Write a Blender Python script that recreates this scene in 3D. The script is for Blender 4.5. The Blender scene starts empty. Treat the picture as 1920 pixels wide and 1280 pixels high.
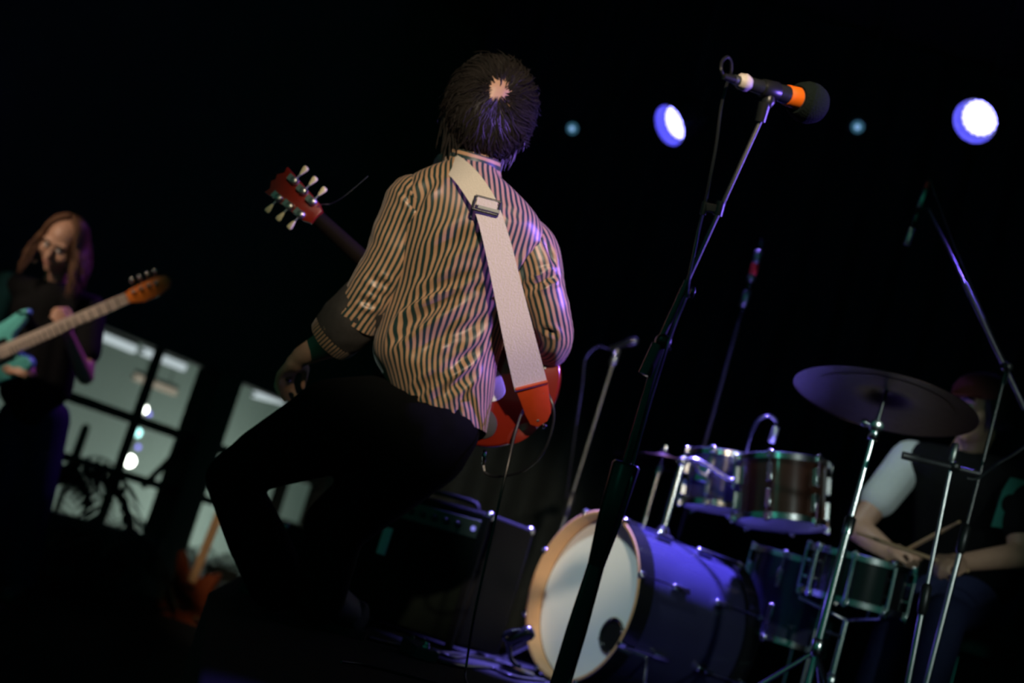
import bpy, bmesh, math, random
import numpy as np
from mathutils import Vector, Matrix, noise

random.seed(7)
rng = np.random.default_rng(11)
sc = bpy.context.scene
COL = sc.collection

# ------------------------------------------------------------------ camera
ROLL, PITCH, FPX = math.radians(17.0), math.radians(9.47), 2667.0
CAM = np.array([0.0, 0.0, 0.25])
F_ = np.array([0, math.cos(PITCH), math.sin(PITCH)])
_X = np.array([1.0, 0, 0]); _U0 = np.array([0, -math.sin(PITCH), math.cos(PITCH)])
R_ = math.cos(ROLL) * _X + math.sin(ROLL) * _U0
U_ = -math.sin(ROLL) * _X + math.cos(ROLL) * _U0
cd = bpy.data.cameras.new('camera'); cam = bpy.data.objects.new('camera', cd); COL.objects.link(cam)
cd.sensor_width = 36.0; cd.lens = FPX * 36 / 1920; cd.clip_start = 0.05; cd.clip_end = 200
cam.matrix_world = Matrix(((R_[0], U_[0], -F_[0], CAM[0]), (R_[1], U_[1], -F_[1], CAM[1]),
                           (R_[2], U_[2], -F_[2], CAM[2]), (0, 0, 0, 1)))
cd.dof.use_dof = True; cd.dof.focus_distance = 3.05; cd.dof.aperture_fstop = 2.1
sc.camera = cam
sc.view_settings.view_transform = 'Standard'; sc.view_settings.look = 'None'
sc.view_settings.gamma = 1.0; sc.view_settings.use_curve_mapping = False
sc.view_settings.exposure = 0.0
sc.cycles.use_denoising = True
sc.cycles.sample_clamp_indirect = 4.0

# ------------------------------------------------------------------ world + stage lamps and added fills
w = bpy.data.worlds.new('world'); sc.world = w; w.use_nodes = True
w.node_tree.nodes['Background'].inputs[0].default_value = (0.08, 0.90, 0.68, 1)
w.node_tree.nodes['Background'].inputs[1].default_value = 0.062

def spot(name, loc, target, color, energy, angle=40, radius=0.08, blend=0.4):
    d = bpy.data.lights.new(name, 'SPOT'); d.color = color; d.energy = energy
    d.spot_size = math.radians(angle); d.spot_blend = blend; d.shadow_soft_size = radius
    o = bpy.data.objects.new(name, d); COL.objects.link(o); o.location = loc
    o.rotation_euler = (Vector(target) - Vector(loc)).to_track_quat('-Z', 'Y').to_euler()
    return o

def P(px, py, d):
    return CAM + d * (F_ + (px - 960) / FPX * R_ + (640 - py) / FPX * U_)

spot('warm_front_spot', (0.3, -2.4, 3.1), (0.02, 3.7, 1.29), (1.0, 0.80, 0.58), 1500, 14.2, 0.07, 0.45)
spot('white_drum_spot', (-1.6, 3.0, 3.7), P(1105, 1105, 4.8), (0.78, 1.0, 0.98), 270, 11, 0.07, 0.5)
spot('white_side_spot', (-1.3, 2.6, 3.9), P(1630, 910, 5.0), (0.82, 1.0, 0.97), 200, 12.5, 0.07, 0.7)
spot('white_glint_spot', (2.9, -1.2, 1.75), P(1540, 930, 4.6), (0.85, 1.0, 0.95), 230, 15, 0.10, 0.5)  # extra unseen lamp, added to put highlights on the chrome stands
spot('violet_side_spot', (4.3, 2.7, 3.0), P(1035, 480, 3.65), (0.32, 0.17, 1.0), 2300, 11, 0.07, 0.5)
spot('blue_back_spot', (0.35, 5.7, 3.95), P(1200, 1020, 4.95), (0.22, 0.17, 1.0), 9500, 22, 0.10, 0.7)
spot('blue_boom_spot', (3.0, 2.9, 1.45), P(1345, 400, 2.6), (0.24, 0.14, 1.0), 520, 17, 0.06, 0.5)
spot('blue_right_spot', (2.6, 6.6, 2.8), P(1850, 620, 4.25), (0.18, 0.12, 1.0), 1100, 13, 0.06, 0.5)
spot('teal_fill_spot', (-2.6, -1.4, 2.4), (0.5, 4.2, 0.9), (0.12, 1.0, 0.72), 12, 60, 0.15, 0.5)  # weak fill added for teal glints and lifted blacks
spot('amber_bass_spot', (-4.4, 3.2, 2.5), P(150, 560, 6.2), (1.0, 0.74, 0.56), 420, 14, 0.08)
spot('violet_bass_spot', (-0.3, 7.4, 3.95), P(150, 660, 6.4), (0.45, 0.10, 1.0), 260, 14, 0.08)

# ------------------------------------------------------------------ helpers
def V(*a): return np.array(a, float)
def nrm(v):
    v = np.asarray(v, float); return v / (np.linalg.norm(v) + 1e-12)
X, Y, Z = V(1, 0, 0), V(0, 1, 0), V(0, 0, 1)

def floor_pt(px, py, z=0.0):
    ray = F_ + (px - 960) / FPX * R_ + (640 - py) / FPX * U_
    return CAM + ray * (z - CAM[2]) / ray[2]

def spline(pts, n=24):
    p = [np.asarray(q, float) for q in pts]
    p = [2 * p[0] - p[1]] + p + [2 * p[-1] - p[-2]]
    out = []; segs = len(p) - 3
    for i in range(n):
        t = i / (n - 1) * segs; k = min(int(t), segs - 1); f = t - k
        a, b, c, d = p[k:k + 4]
        out.append(0.5 * ((2 * b) + (c - a) * f + (2 * a - 5 * b + 4 * c - d) * f * f + (3 * b - a - 3 * c + d) * f ** 3))
    return out

MATS = {}
def mat(name, color, rough=0.5, metal=0.0, var=0.12, scale=40.0, bump=0.0, emit=None, estr=0.0, spec=0.5, coat=0.0, sheen=0.0):
    if name in MATS: return MATS[name]
    m = bpy.data.materials.new(name); m.use_nodes = True; MATS[name] = m
    nt = m.node_tree; b = nt.nodes['Principled BSDF']
    b.inputs['Roughness'].default_value = rough; b.inputs['Metallic'].default_value = metal
    b.inputs['Specular IOR Level'].default_value = spec
    b.inputs['Coat Weight'].default_value = coat; b.inputs['Sheen Weight'].default_value = sheen
    tc = nt.nodes.new('ShaderNodeTexCoord'); nz = nt.nodes.new('ShaderNodeTexNoise')
    nz.inputs['Scale'].default_value = scale; nz.inputs['Detail'].default_value = 3
    nt.links.new(tc.outputs['Object'], nz.inputs['Vector'])
    mx = nt.nodes.new('ShaderNodeMix'); mx.data_type = 'RGBA'
    c = np.array(color[:3], float)
    mx.inputs[6].default_value = (*np.clip(c * (1 - var), 0, 1), 1)
    mx.inputs[7].default_value = (*np.clip(c * (1 + var), 0, 1), 1)
    nt.links.new(nz.outputs['Fac'], mx.inputs[0]); nt.links.new(mx.outputs[2], b.inputs['Base Color'])
    if bump:
        bp = nt.nodes.new('ShaderNodeBump'); bp.inputs['Strength'].default_value = bump; bp.inputs['Distance'].default_value = 0.004
        nt.links.new(nz.outputs['Fac'], bp.inputs['Height']); nt.links.new(bp.outputs['Normal'], b.inputs['Normal'])
    if emit:
        b.inputs['Emission Color'].default_value = (*emit, 1); b.inputs['Emission Strength'].default_value = estr
    return m

def stripe_mat(name, ca, cb, period, duty=0.5, rough=0.42):
    m = bpy.data.materials.new(name); m.use_nodes = True; MATS[name] = m
    nt = m.node_tree; b = nt.nodes['Principled BSDF']; b.inputs['Roughness'].default_value = rough
    b.inputs['Sheen Weight'].default_value = 0.15
    uv = nt.nodes.new('ShaderNodeUVMap'); uv.uv_map = 'UVMap'
    sx = nt.nodes.new('ShaderNodeSeparateXYZ'); nt.links.new(uv.outputs[0], sx.inputs[0])
    def math_(op, a, v=None, l=None):
        n = nt.nodes.new('ShaderNodeMath'); n.operation = op
        if a is not None: nt.links.new(a, n.inputs[0])
        if l is not None: nt.links.new(l, n.inputs[1])
        elif v is not None: n.inputs[1].default_value = v
        return n.outputs[0]
    nz = nt.nodes.new('ShaderNodeTexNoise'); nz.inputs['Scale'].default_value = 9.0
    nt.links.new(uv.outputs[0], nz.inputs['Vector'])
    wob = math_('MULTIPLY', nz.outputs['Fac'], 0.006)
    u = math_('ADD', sx.outputs[0], None, wob)
    fr = math_('FRACT', math_('DIVIDE', u, period))
    tri = math_('ABSOLUTE', math_('SUBTRACT', fr, 0.5))
    mr = nt.nodes.new('ShaderNodeMapRange'); mr.interpolation_type = 'SMOOTHSTEP'
    nt.links.new(tri, mr.inputs[0]); mr.inputs[1].default_value = duty / 2 - 0.05; mr.inputs[2].default_value = duty / 2 + 0.05
    mx = nt.nodes.new('ShaderNodeMix'); mx.data_type = 'RGBA'
    mx.inputs[6].default_value = (*ca, 1); mx.inputs[7].default_value = (*cb, 1)
    nt.links.new(mr.outputs[0], mx.inputs[0]); nt.links.new(mx.outputs[2], b.inputs['Base Color'])
    return m

def led_mat(name, color, strength):
    return mat(name, (0.02, 0.02, 0.03), 0.4, emit=color, estr=strength)

class MB:
    def __init__(s): s.v = []; s.f = []; s.uv = None
    def add(s, vs, fs):
        o = len(s.v); s.v.extend([tuple(map(float, q)) for q in vs]); s.f.extend([tuple(i + o for i in f) for f in fs]); return s
    def loft(s, rings, caps=(True, True), closed=True):
        n = len(rings[0]); vs = [p for r in rings for p in r]; fs = []
        for i in range(len(rings) - 1):
            for j in range(n if closed else n - 1):
                k = (j + 1) % n; fs.append((i * n + j, i * n + k, (i + 1) * n + k, (i + 1) * n + j))
        if closed and caps[0]: fs.append(tuple(range(n - 1, -1, -1)))
        if closed and caps[1]: fs.append(tuple((len(rings) - 1) * n + j for j in range(n)))
        return s.add(vs, fs)
    def tube(s, pts, r, seg=10, caps=(True, True), flat=None):
        pts = [np.asarray(p, float) for p in pts]; n = len(pts)
        rr = [r] * n if np.isscalar(r) else list(r)
        t0 = nrm(pts[1] - pts[0]); a = nrm(np.cross(t0, Z if abs(t0[2]) < 0.9 else X)); rings = []
        for i in range(n):
            t = nrm(pts[min(i + 1, n - 1)] - pts[max(i - 1, 0)])
            a = nrm(a - t * np.dot(a, t)); b = np.cross(t, a)
            rings.append([pts[i] + rr[i] * (math.cos(q) * a + math.sin(q) * b) for q in np.linspace(0, 2 * math.pi, seg, endpoint=False)])
        return s.loft(rings, caps)
    def lathe(s, base, axis, prof, seg=24, caps=(True, True), ref=None):
        t = nrm(axis); a = nrm(np.cross(t, Z if abs(t[2]) < 0.9 else X)) if ref is None else nrm(ref - t * np.dot(ref, t)); b = np.cross(t, a)
        rings = [[np.asarray(base) + t * h + r * (math.cos(q) * a + math.sin(q) * b) for q in np.linspace(0, 2 * math.pi, seg, endpoint=False)] for h, r in prof]
        return s.loft(rings, caps)
    def box(s, c, hx, hy, hz):
        c, hx, hy, hz = map(np.asarray, (c, hx, hy, hz))
        vs = [c + i * hx + j * hy + k * hz for k in (-1, 1) for j in (-1, 1) for i in (-1, 1)]
        return s.add(vs, [(0, 2, 3, 1), (4, 5, 7, 6), (0, 1, 5, 4), (2, 6, 7, 3), (0, 4, 6, 2), (1, 3, 7, 5)])
    def ball(s, c, r, seg=14, axes=(X, Y, Z)):
        if np.isscalar(r): r = (r, r, r)
        rings = []
        for i in range(seg // 2 + 1):
            th = math.pi * min(max(i / (seg // 2), 0.012), 0.988)
            rings.append([np.asarray(c) + r[0] * math.sin(th) * math.cos(q) * axes[0] + r[1] * math.sin(th) * math.sin(q) * axes[1] - r[2] * math.cos(th) * axes[2]
                          for q in np.linspace(0, 2 * math.pi, seg, endpoint=False)])
        return s.loft(rings)
    def slab(s, outline, o, A, B, N, th, rnd=0.006):
        ol = np.array(outline, float); c = ol.mean(0)
        def ring(ins, h):
            q = c + (ol - c) * (1 - ins / np.maximum(np.linalg.norm(ol - c, axis=1, keepdims=True), 0.02))
            return [o + p[0] * A + p[1] * B + h * N for p in q]
        t = th / 2
        return s.loft([ring(rnd, -t), ring(rnd * 0.3, -t + rnd * 0.35), ring(0, -t + rnd), ring(0, t - rnd), ring(rnd * 0.3, t - rnd * 0.35), ring(rnd, t)])
    def build(s, name, material, parent=None, smooth=True, origin=None, angle=None, bevel=0.0):
        o0 = np.asarray(parent['_o']) if parent is not None else (np.zeros(3) if origin is None else np.asarray(origin))
        me = bpy.data.meshes.new(name)
        me.from_pydata([tuple(np.asarray(q) - o0) for q in s.v], [], s.f)
        if s.uv is not None:
            ul = me.uv_layers.new(name='UVMap')
            for lp in me.loops: ul.data[lp.index].uv = s.uv[lp.vertex_index]
        bm = bmesh.new(); bm.from_mesh(me); bmesh.ops.recalc_face_normals(bm, faces=bm.faces)
        if smooth:
            for f in bm.faces: f.smooth = True
            for e in bm.edges:
                if len(e.link_faces) == 2 and e.calc_face_angle(0) > math.radians(angle or 50): e.smooth = False
        bm.to_mesh(me); bm.free(); me.update()
        return mesh_obj(name, me, material, parent, o0, bevel)

def mesh_obj(name, me, material, parent=None, o0=np.zeros(3), bevel=0.0):
    o = bpy.data.objects.new(name, me); COL.objects.link(o); o['_o'] = [float(q) for q in o0]
    if material is not None: me.materials.append(material if not isinstance(material, str) else MATS[material])
    if parent is not None: o.parent = parent
    else: o.location = tuple(o0)
    if bevel:
        bv = o.modifiers.new('bevel', 'BEVEL'); bv.width = bevel; bv.segments = 2; bv.limit_method = 'ANGLE'
    return o

def tag(o, label, cat, group=None):
    o['label'] = label; o['category'] = cat
    if group: o['group'] = group
    return o
def thing(name, loc, label, cat, group=None):
    o = bpy.data.objects.new(name, None); COL.objects.link(o); o.empty_display_size = 0.1
    o.location = tuple(map(float, loc)); o['_o'] = [float(q) for q in loc]
    return tag(o, label, cat, group)
def struct(o):
    o['kind'] = 'structure'; return o

def blob(name, prims, material, parent, voxel=0.008, smooth=6):
    """one continuous skin from overlapping tapered limbs"""
    mb = MB()
    for p in prims:
        if p[0] == 'c':
            _, a, b, ra, rb = p; a = np.asarray(a, float); b = np.asarray(b, float); t = nrm(b - a); L = np.linalg.norm(b - a)
            prof = [(-ra * math.cos(q), ra * math.sin(q)) for q in np.linspace(0.08, math.pi / 2, 5)]
            prof += [(L + rb * math.sin(q), rb * math.cos(q)) for q in np.linspace(0, math.pi / 2 - 0.08, 5)]
            mb.lathe(a, t, prof, 14)
        else:
            _, c, r, axes = p; mb.ball(c, r, 18, axes)
    o0 = np.asarray(parent['_o'])
    me = bpy.data.meshes.new('tmp'); me.from_pydata([tuple(np.asarray(q) - o0) for q in mb.v], [], mb.f)
    bm = bmesh.new(); bm.from_mesh(me); bmesh.ops.recalc_face_normals(bm, faces=bm.faces); bm.to_mesh(me); bm.free()
    t = bpy.data.objects.new('tmp', me); COL.objects.link(t)
    md = t.modifiers.new('r', 'REMESH'); md.mode = 'VOXEL'; md.voxel_size = voxel; md.use_smooth_shade = True
    sm = t.modifiers.new('s', 'SMOOTH'); sm.iterations = smooth; sm.factor = 0.5
    dg = bpy.context.evaluated_depsgraph_get(); ev = t.evaluated_get(dg)
    me2 = bpy.data.meshes.new_from_object(ev, depsgraph=dg)
    bpy.data.objects.remove(t); bpy.data.meshes.remove(me)
    me2.name = name; me2.materials.clear()
    for p in me2.polygons: p.use_smooth = True
    return mesh_obj(name, me2, material, parent, o0)

def head_prims(c, fwd, up, s=1.0):
    r = nrm(np.cross(fwd, up)); up = nrm(np.cross(r, fwd)); fwd = nrm(fwd); A = (r, fwd, up)
    q = lambda a, b, d: c + s * (a * r + b * fwd + d * up)
    pr = [('e', q(0, -0.01, 0.03), (0.076 * s, 0.095 * s, 0.088 * s), A), ('e', q(0, 0.03, -0.045), (0.06 * s, 0.062 * s, 0.07 * s), A),
          ('c', q(0, 0.07, -0.09), q(0, 0.05, -0.075), 0.022 * s, 0.04 * s),
          ('c', q(0, 0.088, 0.012), q(0, 0.112, -0.028), 0.009 * s, 0.014 * s),
          ('c', q(-0.045, 0.075, 0.03), q(0.045, 0.075, 0.03), 0.014 * s, 0.014 * s),
          ('c', q(-0.016, 0.088, -0.058), q(0.016, 0.088, -0.058), 0.009 * s, 0.009 * s)]
    for k in (-1, 1):
        pr.append(('e', q(0.077 * k, -0.005, -0.005), (0.010 * s, 0.018 * s, 0.032 * s), A))
        pr.append(('e', q(0.045 * k, 0.06, -0.02), (0.026 * s, 0.03 * s, 0.03 * s), A))
    return pr
def face_parts(c, fwd, up, parent, s=1.0):
    r = nrm(np.cross(fwd, up)); up = nrm(np.cross(r, fwd)); fwd = nrm(fwd)
    for k in (-1, 1):
        MB().ball(c + s * (0.03 * k * r + 0.083 * fwd + 0.010 * up), 0.011 * s, 12).build('eye', 'eye_white', parent)
        MB().tube(spline([c + s * ((0.03 + 0.02 * t) * k * r + (0.094 - 0.012 * max(t, 0)) * fwd + (0.036 - 0.004 * t * t) * up) for t in (-1, 0, 1)], 8), 0.004 * s, 6).build('eyebrow', 'hair_dark', parent)
    MB().ball(c + s * (0.093 * fwd - 0.060 * up), (0.024 * s, 0.008 * s, 0.008 * s), 12, (r, fwd, up)).build('lips', 'lips', parent)

def hand_prims(wrist, d, palm_n, curl=0.6, s=1.0, side=1, spread=0.10):
    """palm, four fingers of unequal length, thumb leaving the side of the palm"""
    d = nrm(d); n = nrm(palm_n - d * np.dot(palm_n, d)); l = np.cross(n, d) * side
    pr = [('c', wrist, wrist + d * 0.03 * s, 0.024 * s, 0.028 * s)]
    kn = wrist + d * 0.09 * s
    for i, L in enumerate((0.075, 0.085, 0.080, 0.062)):
        off = (1.5 - i) * 0.020 * s
        a = wrist + d * 0.03 * s + l * off * 0.7; b = kn + l * off + d * (-0.006 * abs(i - 1.2)) * s
        pr.append(('c', a, b, 0.015 * s, 0.0105 * s))
        dd = nrm(d + l * spread * (1.5 - i) * 0.5); p = b; ang = 0
        for j, fr in enumerate((0.45, 0.30, 0.25)):
            ang += curl * (0.8, 1.1, 0.7)[j]
            q = p + (dd * math.cos(ang) + n * math.sin(ang)) * L * fr * s
            pr.append(('c', p, q, (0.0098 - 0.001 * j) * s, (0.0088 - 0.001 * j) * s)); p = q
    t0 = wrist + d * 0.03 * s + l * 0.026 * s; t1 = t0 + (d * 0.6 + l * 0.6 + n * 0.3) * 0.042 * s
    t2 = t1 + nrm(d * 0.9 + l * 0.15 + n * 0.45) * 0.034 * s
    t3 = t2 + nrm(d * 0.9 - l * 0.05 + n * 0.55) * 0.026 * s
    return pr + [('c', t0, t1, 0.017 * s, 0.012 * s), ('c', t1, t2, 0.0115 * s, 0.010 * s), ('c', t2, t3, 0.010 * s, 0.008 * s)]

def crease_disp(v, n, folds):
    """real fold geometry: push a vertex along its normal near a fold line given by two 3D points"""
    out = 0.0
    for a, b, wd, amp in folds:
        ab = b - a; t = min(max(np.dot(v - a, ab) / np.dot(ab, ab), 0), 1); dv = v - (a + ab * t)
        dist = np.linalg.norm(dv - n * np.dot(dv, n)); fade = math.sin(math.pi * min(max(t, 0.08), 0.92))
        q = dist / wd
        out += amp * fade * (-math.exp(-q * q) + 0.75 * math.exp(-((q - 1.7) ** 2) * 1.6))
    return out

def garment(rings, seg, name, material, parent, folds=(), wr=0.004, wfreq=9.0, start=None, inner=0.006, extra_axis=None):
    """cloth loft; uv.x is arc length round the garment, measured from the ring's first point, in metres"""
    n = len(rings); m = seg; vs = []; uv = []
    cent = [np.mean(r, axis=0) for r in rings]
    run = 0.0
    for i, r in enumerate(rings):
        r = np.array(r); seglen = np.linalg.norm(np.roll(r, -1, 0) - r, axis=1)
        cum = np.concatenate([[0], np.cumsum(seglen)[:-1]]); tot = seglen.sum()
        if i: run += np.linalg.norm(cent[i] - cent[i - 1])
        for j in range(m):
            p = r[j]; nn = nrm(p - cent[i])
            d = wr * noise.fractal(Vector(p * wfreq), 1.0, 2.0, 3) if wr else 0
            d += crease_disp(p, nn, folds)
            vs.append(p + nn * d)
            u = cum[j] if cum[j] < tot / 2 else cum[j] - tot
            uv.append((u, run))
    mb = MB(); fs = []
    for i in range(n - 1):
        for j in range(m):
            k = (j + 1) % m; fs.append((i * m + j, i * m + k, (i + 1) * m + k, (i + 1) * m + j))
    # turned hems: short inward rings at both ends
    for e, s_ in ((0, 1), (n - 1, -1)):
        base = len(vs)
        for j in range(m):
            p = vs[e * m + j]; vs.append(p + nrm(cent[e] - p) * inner + (cent[e + s_] - cent[e]) * 0.6); uv.append(uv[e * m + j])
        for j in range(m):
            k = (j + 1) % m; fs.append((e * m + j, e * m + k, base + k, base + j))
    mb.add(vs, fs); mb.uv = uv
    return mb.build(name, material, parent, angle=80)

def ellipse_ring(c, a, b, la, lb, seg, start=-math.pi / 2, ex=2.0):
    out = []
    for q in np.linspace(0, 2 * math.pi, seg, endpoint=False):
        t = q + start; ct, st = math.cos(t), math.sin(t); e = 2 / ex
        out.append(np.asarray(c) + a * la * math.copysign(abs(ct) ** e, ct) + b * lb * math.copysign(abs(st) ** e, st))
    return out

def resample(rows, n):
    """smoothly interpolate rows of numbers"""
    return [np.array(r) for r in spline(rows, n)]

def sleeve(path, seg, n, name, material, parent, back, folds=(), wr=0.004, wfreq=12):
    rows = resample([np.concatenate([np.asarray(p, float), [r]]) for p, r in path], n)
    rings = []
    for i in range(n):
        t = nrm(rows[min(i + 1, n - 1)][:3] - rows[max(i - 1, 0)][:3])
        b = nrm(back - t * np.dot(back, t)); a = np.cross(t, b)
        rings.append(ellipse_ring(rows[i][:3], rows[i][3], rows[i][3], a, b, seg, start=math.pi / 2))
    return garment(rings, seg, name, material, parent, folds, wr, wfreq)

# ------------------------------------------------------------------ materials
mat('black_paint', (0.035, 0.036, 0.036), 0.8, var=0.3, scale=8)
mat('stage_floor', (0.016, 0.018, 0.018), 0.9, var=0.4, scale=12, bump=0.1, spec=0.08)
mat('hall_floor', (0.016, 0.018, 0.018), 0.9, var=0.4, scale=5, spec=0.08)
mat('curtain', (0.016, 0.020, 0.020), 0.95, var=0.3, scale=20, spec=0.1)
mat('skin', (0.50, 0.29, 0.20), 0.5, var=0.12, scale=30, bump=0.05)
mat('lips', (0.35, 0.14, 0.11), 0.45)
mat('eye_white', (0.5, 0.48, 0.45), 0.3)
mat('hair_dark', (0.014, 0.011, 0.009), 0.52, var=0.4, scale=90)
mat('hair_brown', (0.16, 0.085, 0.05), 0.42, var=0.4, scale=60)
stripe_mat('shirt_stripe', (0.40, 0.235, 0.135), (0.006, 0.028, 0.025), 0.0148, 0.50)
stripe_mat('cuff_stripe', (0.30, 0.18, 0.10), (0.010, 0.024, 0.022), 0.010, 0.5)
mat('cuff_inside', (0.022, 0.020, 0.018), 0.8, var=0.4, scale=120)
mat('black_denim', (0.0025, 0.003, 0.003), 0.95, var=0.3, scale=60, spec=0.08)
mat('blue_denim', (0.012, 0.016, 0.05), 0.8, var=0.3, scale=60, spec=0.2)
mat('black_cotton', (0.004, 0.0045, 0.005), 0.9, var=0.3, scale=60, spec=0.2)
mat('teal_cotton', (0.012, 0.06, 0.06), 0.9, var=0.3, scale=60, spec=0.2)
mat('white_cotton', (0.62, 0.66, 0.66), 0.85, var=0.08, scale=50)
mat('shoe_suede', (0.05, 0.030, 0.045), 0.7, var=0.3, scale=80)
mat('rubber', (0.015, 0.015, 0.015), 0.7)
mat('webbing', (0.66, 0.60, 0.54), 0.75, var=0.10, scale=260, bump=0.25)
mat('orange_leather', (0.40, 0.042, 0.010), 0.38, var=0.2, scale=30)
mat('chrome', (0.75, 0.76, 0.77), 0.20, 1.0, var=0.03)
mat('grey_tube', (0.10, 0.105, 0.10), 0.45, 1.0, var=0.3, scale=30)
mat('steel', (0.55, 0.55, 0.56), 0.28, 1.0, var=0.05)
mat('nickel', (0.50, 0.52, 0.49), 0.38, 1.0, var=0.08)
mat('gold', (0.55, 0.40, 0.18), 0.3, 1.0)
mat('cream_plastic', (0.62, 0.58, 0.36), 0.35, var=0.06)
mat('red_lacquer', (0.16, 0.012, 0.005), 0.16, var=0.2, scale=10, coat=0.6)
mat('dark_red_wood', (0.16, 0.012, 0.006), 0.3, var=0.25, scale=14)
mat('dark_neck', (0.005, 0.003, 0.0025), 0.8, var=0.3, spec=0.1)
mat('white_plastic', (0.72, 0.80, 0.78), 0.4, var=0.03)
mat('black_plastic', (0.012, 0.013, 0.013), 0.35)
mat('black_gloss', (0.010, 0.011, 0.012), 0.18, coat=0.4)
mat('black_metal', (0.018, 0.020, 0.022), 0.27, 0.0, spec=0.8)
mat('satin_black', (0.045, 0.045, 0.05), 0.42, spec=0.9)
mat('foam', (0.006, 0.011, 0.009), 0.95, var=0.5, scale=300, bump=0.6, spec=0.15)
mat('orange_tape', (1.0, 0.17, 0.006), 0.5, var=0.04)
mat('white_tape', (0.62, 0.55, 0.48), 0.6, var=0.3, scale=60, bump=0.4)
mat('red_tape', (0.6, 0.03, 0.015), 0.5)
mat('maple', (0.52, 0.30, 0.15), 0.4, var=0.12, scale=25)
mat('pale_maple', (0.70, 0.60, 0.52), 0.4, var=0.12, scale=25)
mat('hoop_maple', (0.62, 0.36, 0.18), 0.35, var=0.12, scale=25)
mat('drum_head', (0.80, 0.83, 0.82), 0.5, var=0.05, scale=6)
mat('drum_shell', (0.032, 0.032, 0.075), 0.22, var=0.15, scale=6, coat=0.5)
mat('tom_shell', (0.06, 0.022, 0.014), 0.22, var=0.2, scale=10, coat=0.5)
mat('bronze', (0.075, 0.045, 0.045), 0.38, 1.0, var=0.3, scale=50, bump=0.1)
mat('amp_tolex', (0.003, 0.0035, 0.0055), 0.7, var=0.4, scale=200, bump=0.3, spec=0.15)
mat('amp_tolex_plain', (0.02, 0.02, 0.03), 0.55, var=0.2, scale=200, bump=0.2)
mat('amp_grille', (0.005, 0.008, 0.006), 0.9, var=0.4, scale=300, bump=0.4, spec=0.1)
mat('amp_panel', (0.07, 0.08, 0.07), 0.4, var=0.1)
mat('teal_lacquer', (0.16, 0.66, 0.62), 0.25, coat=0.4)
mat('orange_wood', (0.62, 0.16, 0.02), 0.35)
mat('brown_red_lacquer', (0.15, 0.03, 0.008), 0.3, var=0.2, scale=8)
mat('leaf', (0.016, 0.035, 0.022), 0.5, var=0.4, scale=30)
mat('bark', (0.02, 0.018, 0.014), 0.9)
mat('clay_pot', (0.03, 0.025, 0.02), 0.8)
mat('frame_metal', (0.010, 0.012, 0.012), 0.6)
mat('street_render', (0.42, 0.46, 0.43), 0.95, var=0.05, scale=0.6)
mat('street_ground', (0.05, 0.055, 0.05), 0.9)
mat('teal_print', (0.015, 0.16, 0.125), 0.8)
mat('red_cloth', (0.10, 0.012, 0.010), 0.8)
mat('wood_stick', (0.45, 0.28, 0.15), 0.5)
mat('cable_black', (0.012, 0.013, 0.016), 0.35, spec=0.7)
mat('lamp_wall', (0.10, 0.10, 0.42), 0.35, var=0.1)
led_mat('led', (0.85, 0.80, 4.0), 2.6)
led_mat('lens_glow', (0.30, 0.30, 1.0), 0.7)
led_mat('dim_lens', (0.03, 0.10, 0.15), 1.0)
led_mat('dim_core', (0.20, 0.36, 0.62), 1.2)
led_mat('tube_white', (0.62, 0.68, 0.74), 1.0)
led_mat('tube_warm', (0.34, 0.28, 0.22), 1.0)
led_mat('tube_blue', (0.055, 0.065, 0.09), 1.0)
led_mat('bulb', (1.0, 1.0, 0.95), 14.0)
led_mat('bulb_teal', (0.35, 0.75, 0.75), 6.0)
led_mat('bulb_small', (0.25, 0.20, 0.9), 3.0)
g = bpy.data.materials.new('window_glass'); g.use_nodes = True; MATS['window_glass'] = g
_b = g.node_tree.nodes['Principled BSDF']; _o = g.node_tree.nodes['Material Output']
_t = g.node_tree.nodes.new('ShaderNodeBsdfTransparent'); _t.inputs[0].default_value = (0.92, 0.95, 0.93, 1)
_b.inputs['Roughness'].default_value = 0.05; _b.inputs['Base Color'].default_value = (0.02, 0.02, 0.02, 1)
_mx = g.node_tree.nodes.new('ShaderNodeMixShader'); _mx.inputs[0].default_value = 0.08
g.node_tree.links.new(_t.outputs[0], _mx.inputs[1]); g.node_tree.links.new(_b.outputs[0], _mx.inputs[2]); g.node_tree.links.new(_mx.outputs[0], _o.inputs[0])

# ------------------------------------------------------------------ room shell
HZ = -0.45                                             # hall floor level, the stage deck is z = 0
struct(MB().box((1.5, 6.0, HZ - 0.05), (9, 0, 0), (0, 10, 0), (0, 0, 0.05)).build('floor', 'hall_floor', smooth=False))
dk = [(-0.24, 1.8), (7.2, 1.8), (7.2, 8.1), (-0.86, 8.1), (-0.74, 5.6), (-0.61, 4.1)]
struct(MB().loft([[V(x, y, z) for x, y in dk] for z in (HZ, 0.0)]).build('floor_stage', 'stage_floor', smooth=False, bevel=0.008))
struct(MB().box((1.5, 6.0, 4.25), (9, 0, 0), (0, 10, 0), (0, 0, 0.05)).build('ceiling', 'black_paint', smooth=False))
struct(MB().box((4.15, 8.55, 1.9), (4.85, 0, 0), (0, 0.05, 0), (0, 0, 2.35)).build('wall_back', 'black_paint', smooth=False))
struct(MB().box((7.4, 4.5, 1.9), (0.05, 0, 0), (0, 4.0, 0), (0, 0, 2.35)).build('wall_right', 'black_paint', smooth=False))
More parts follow.
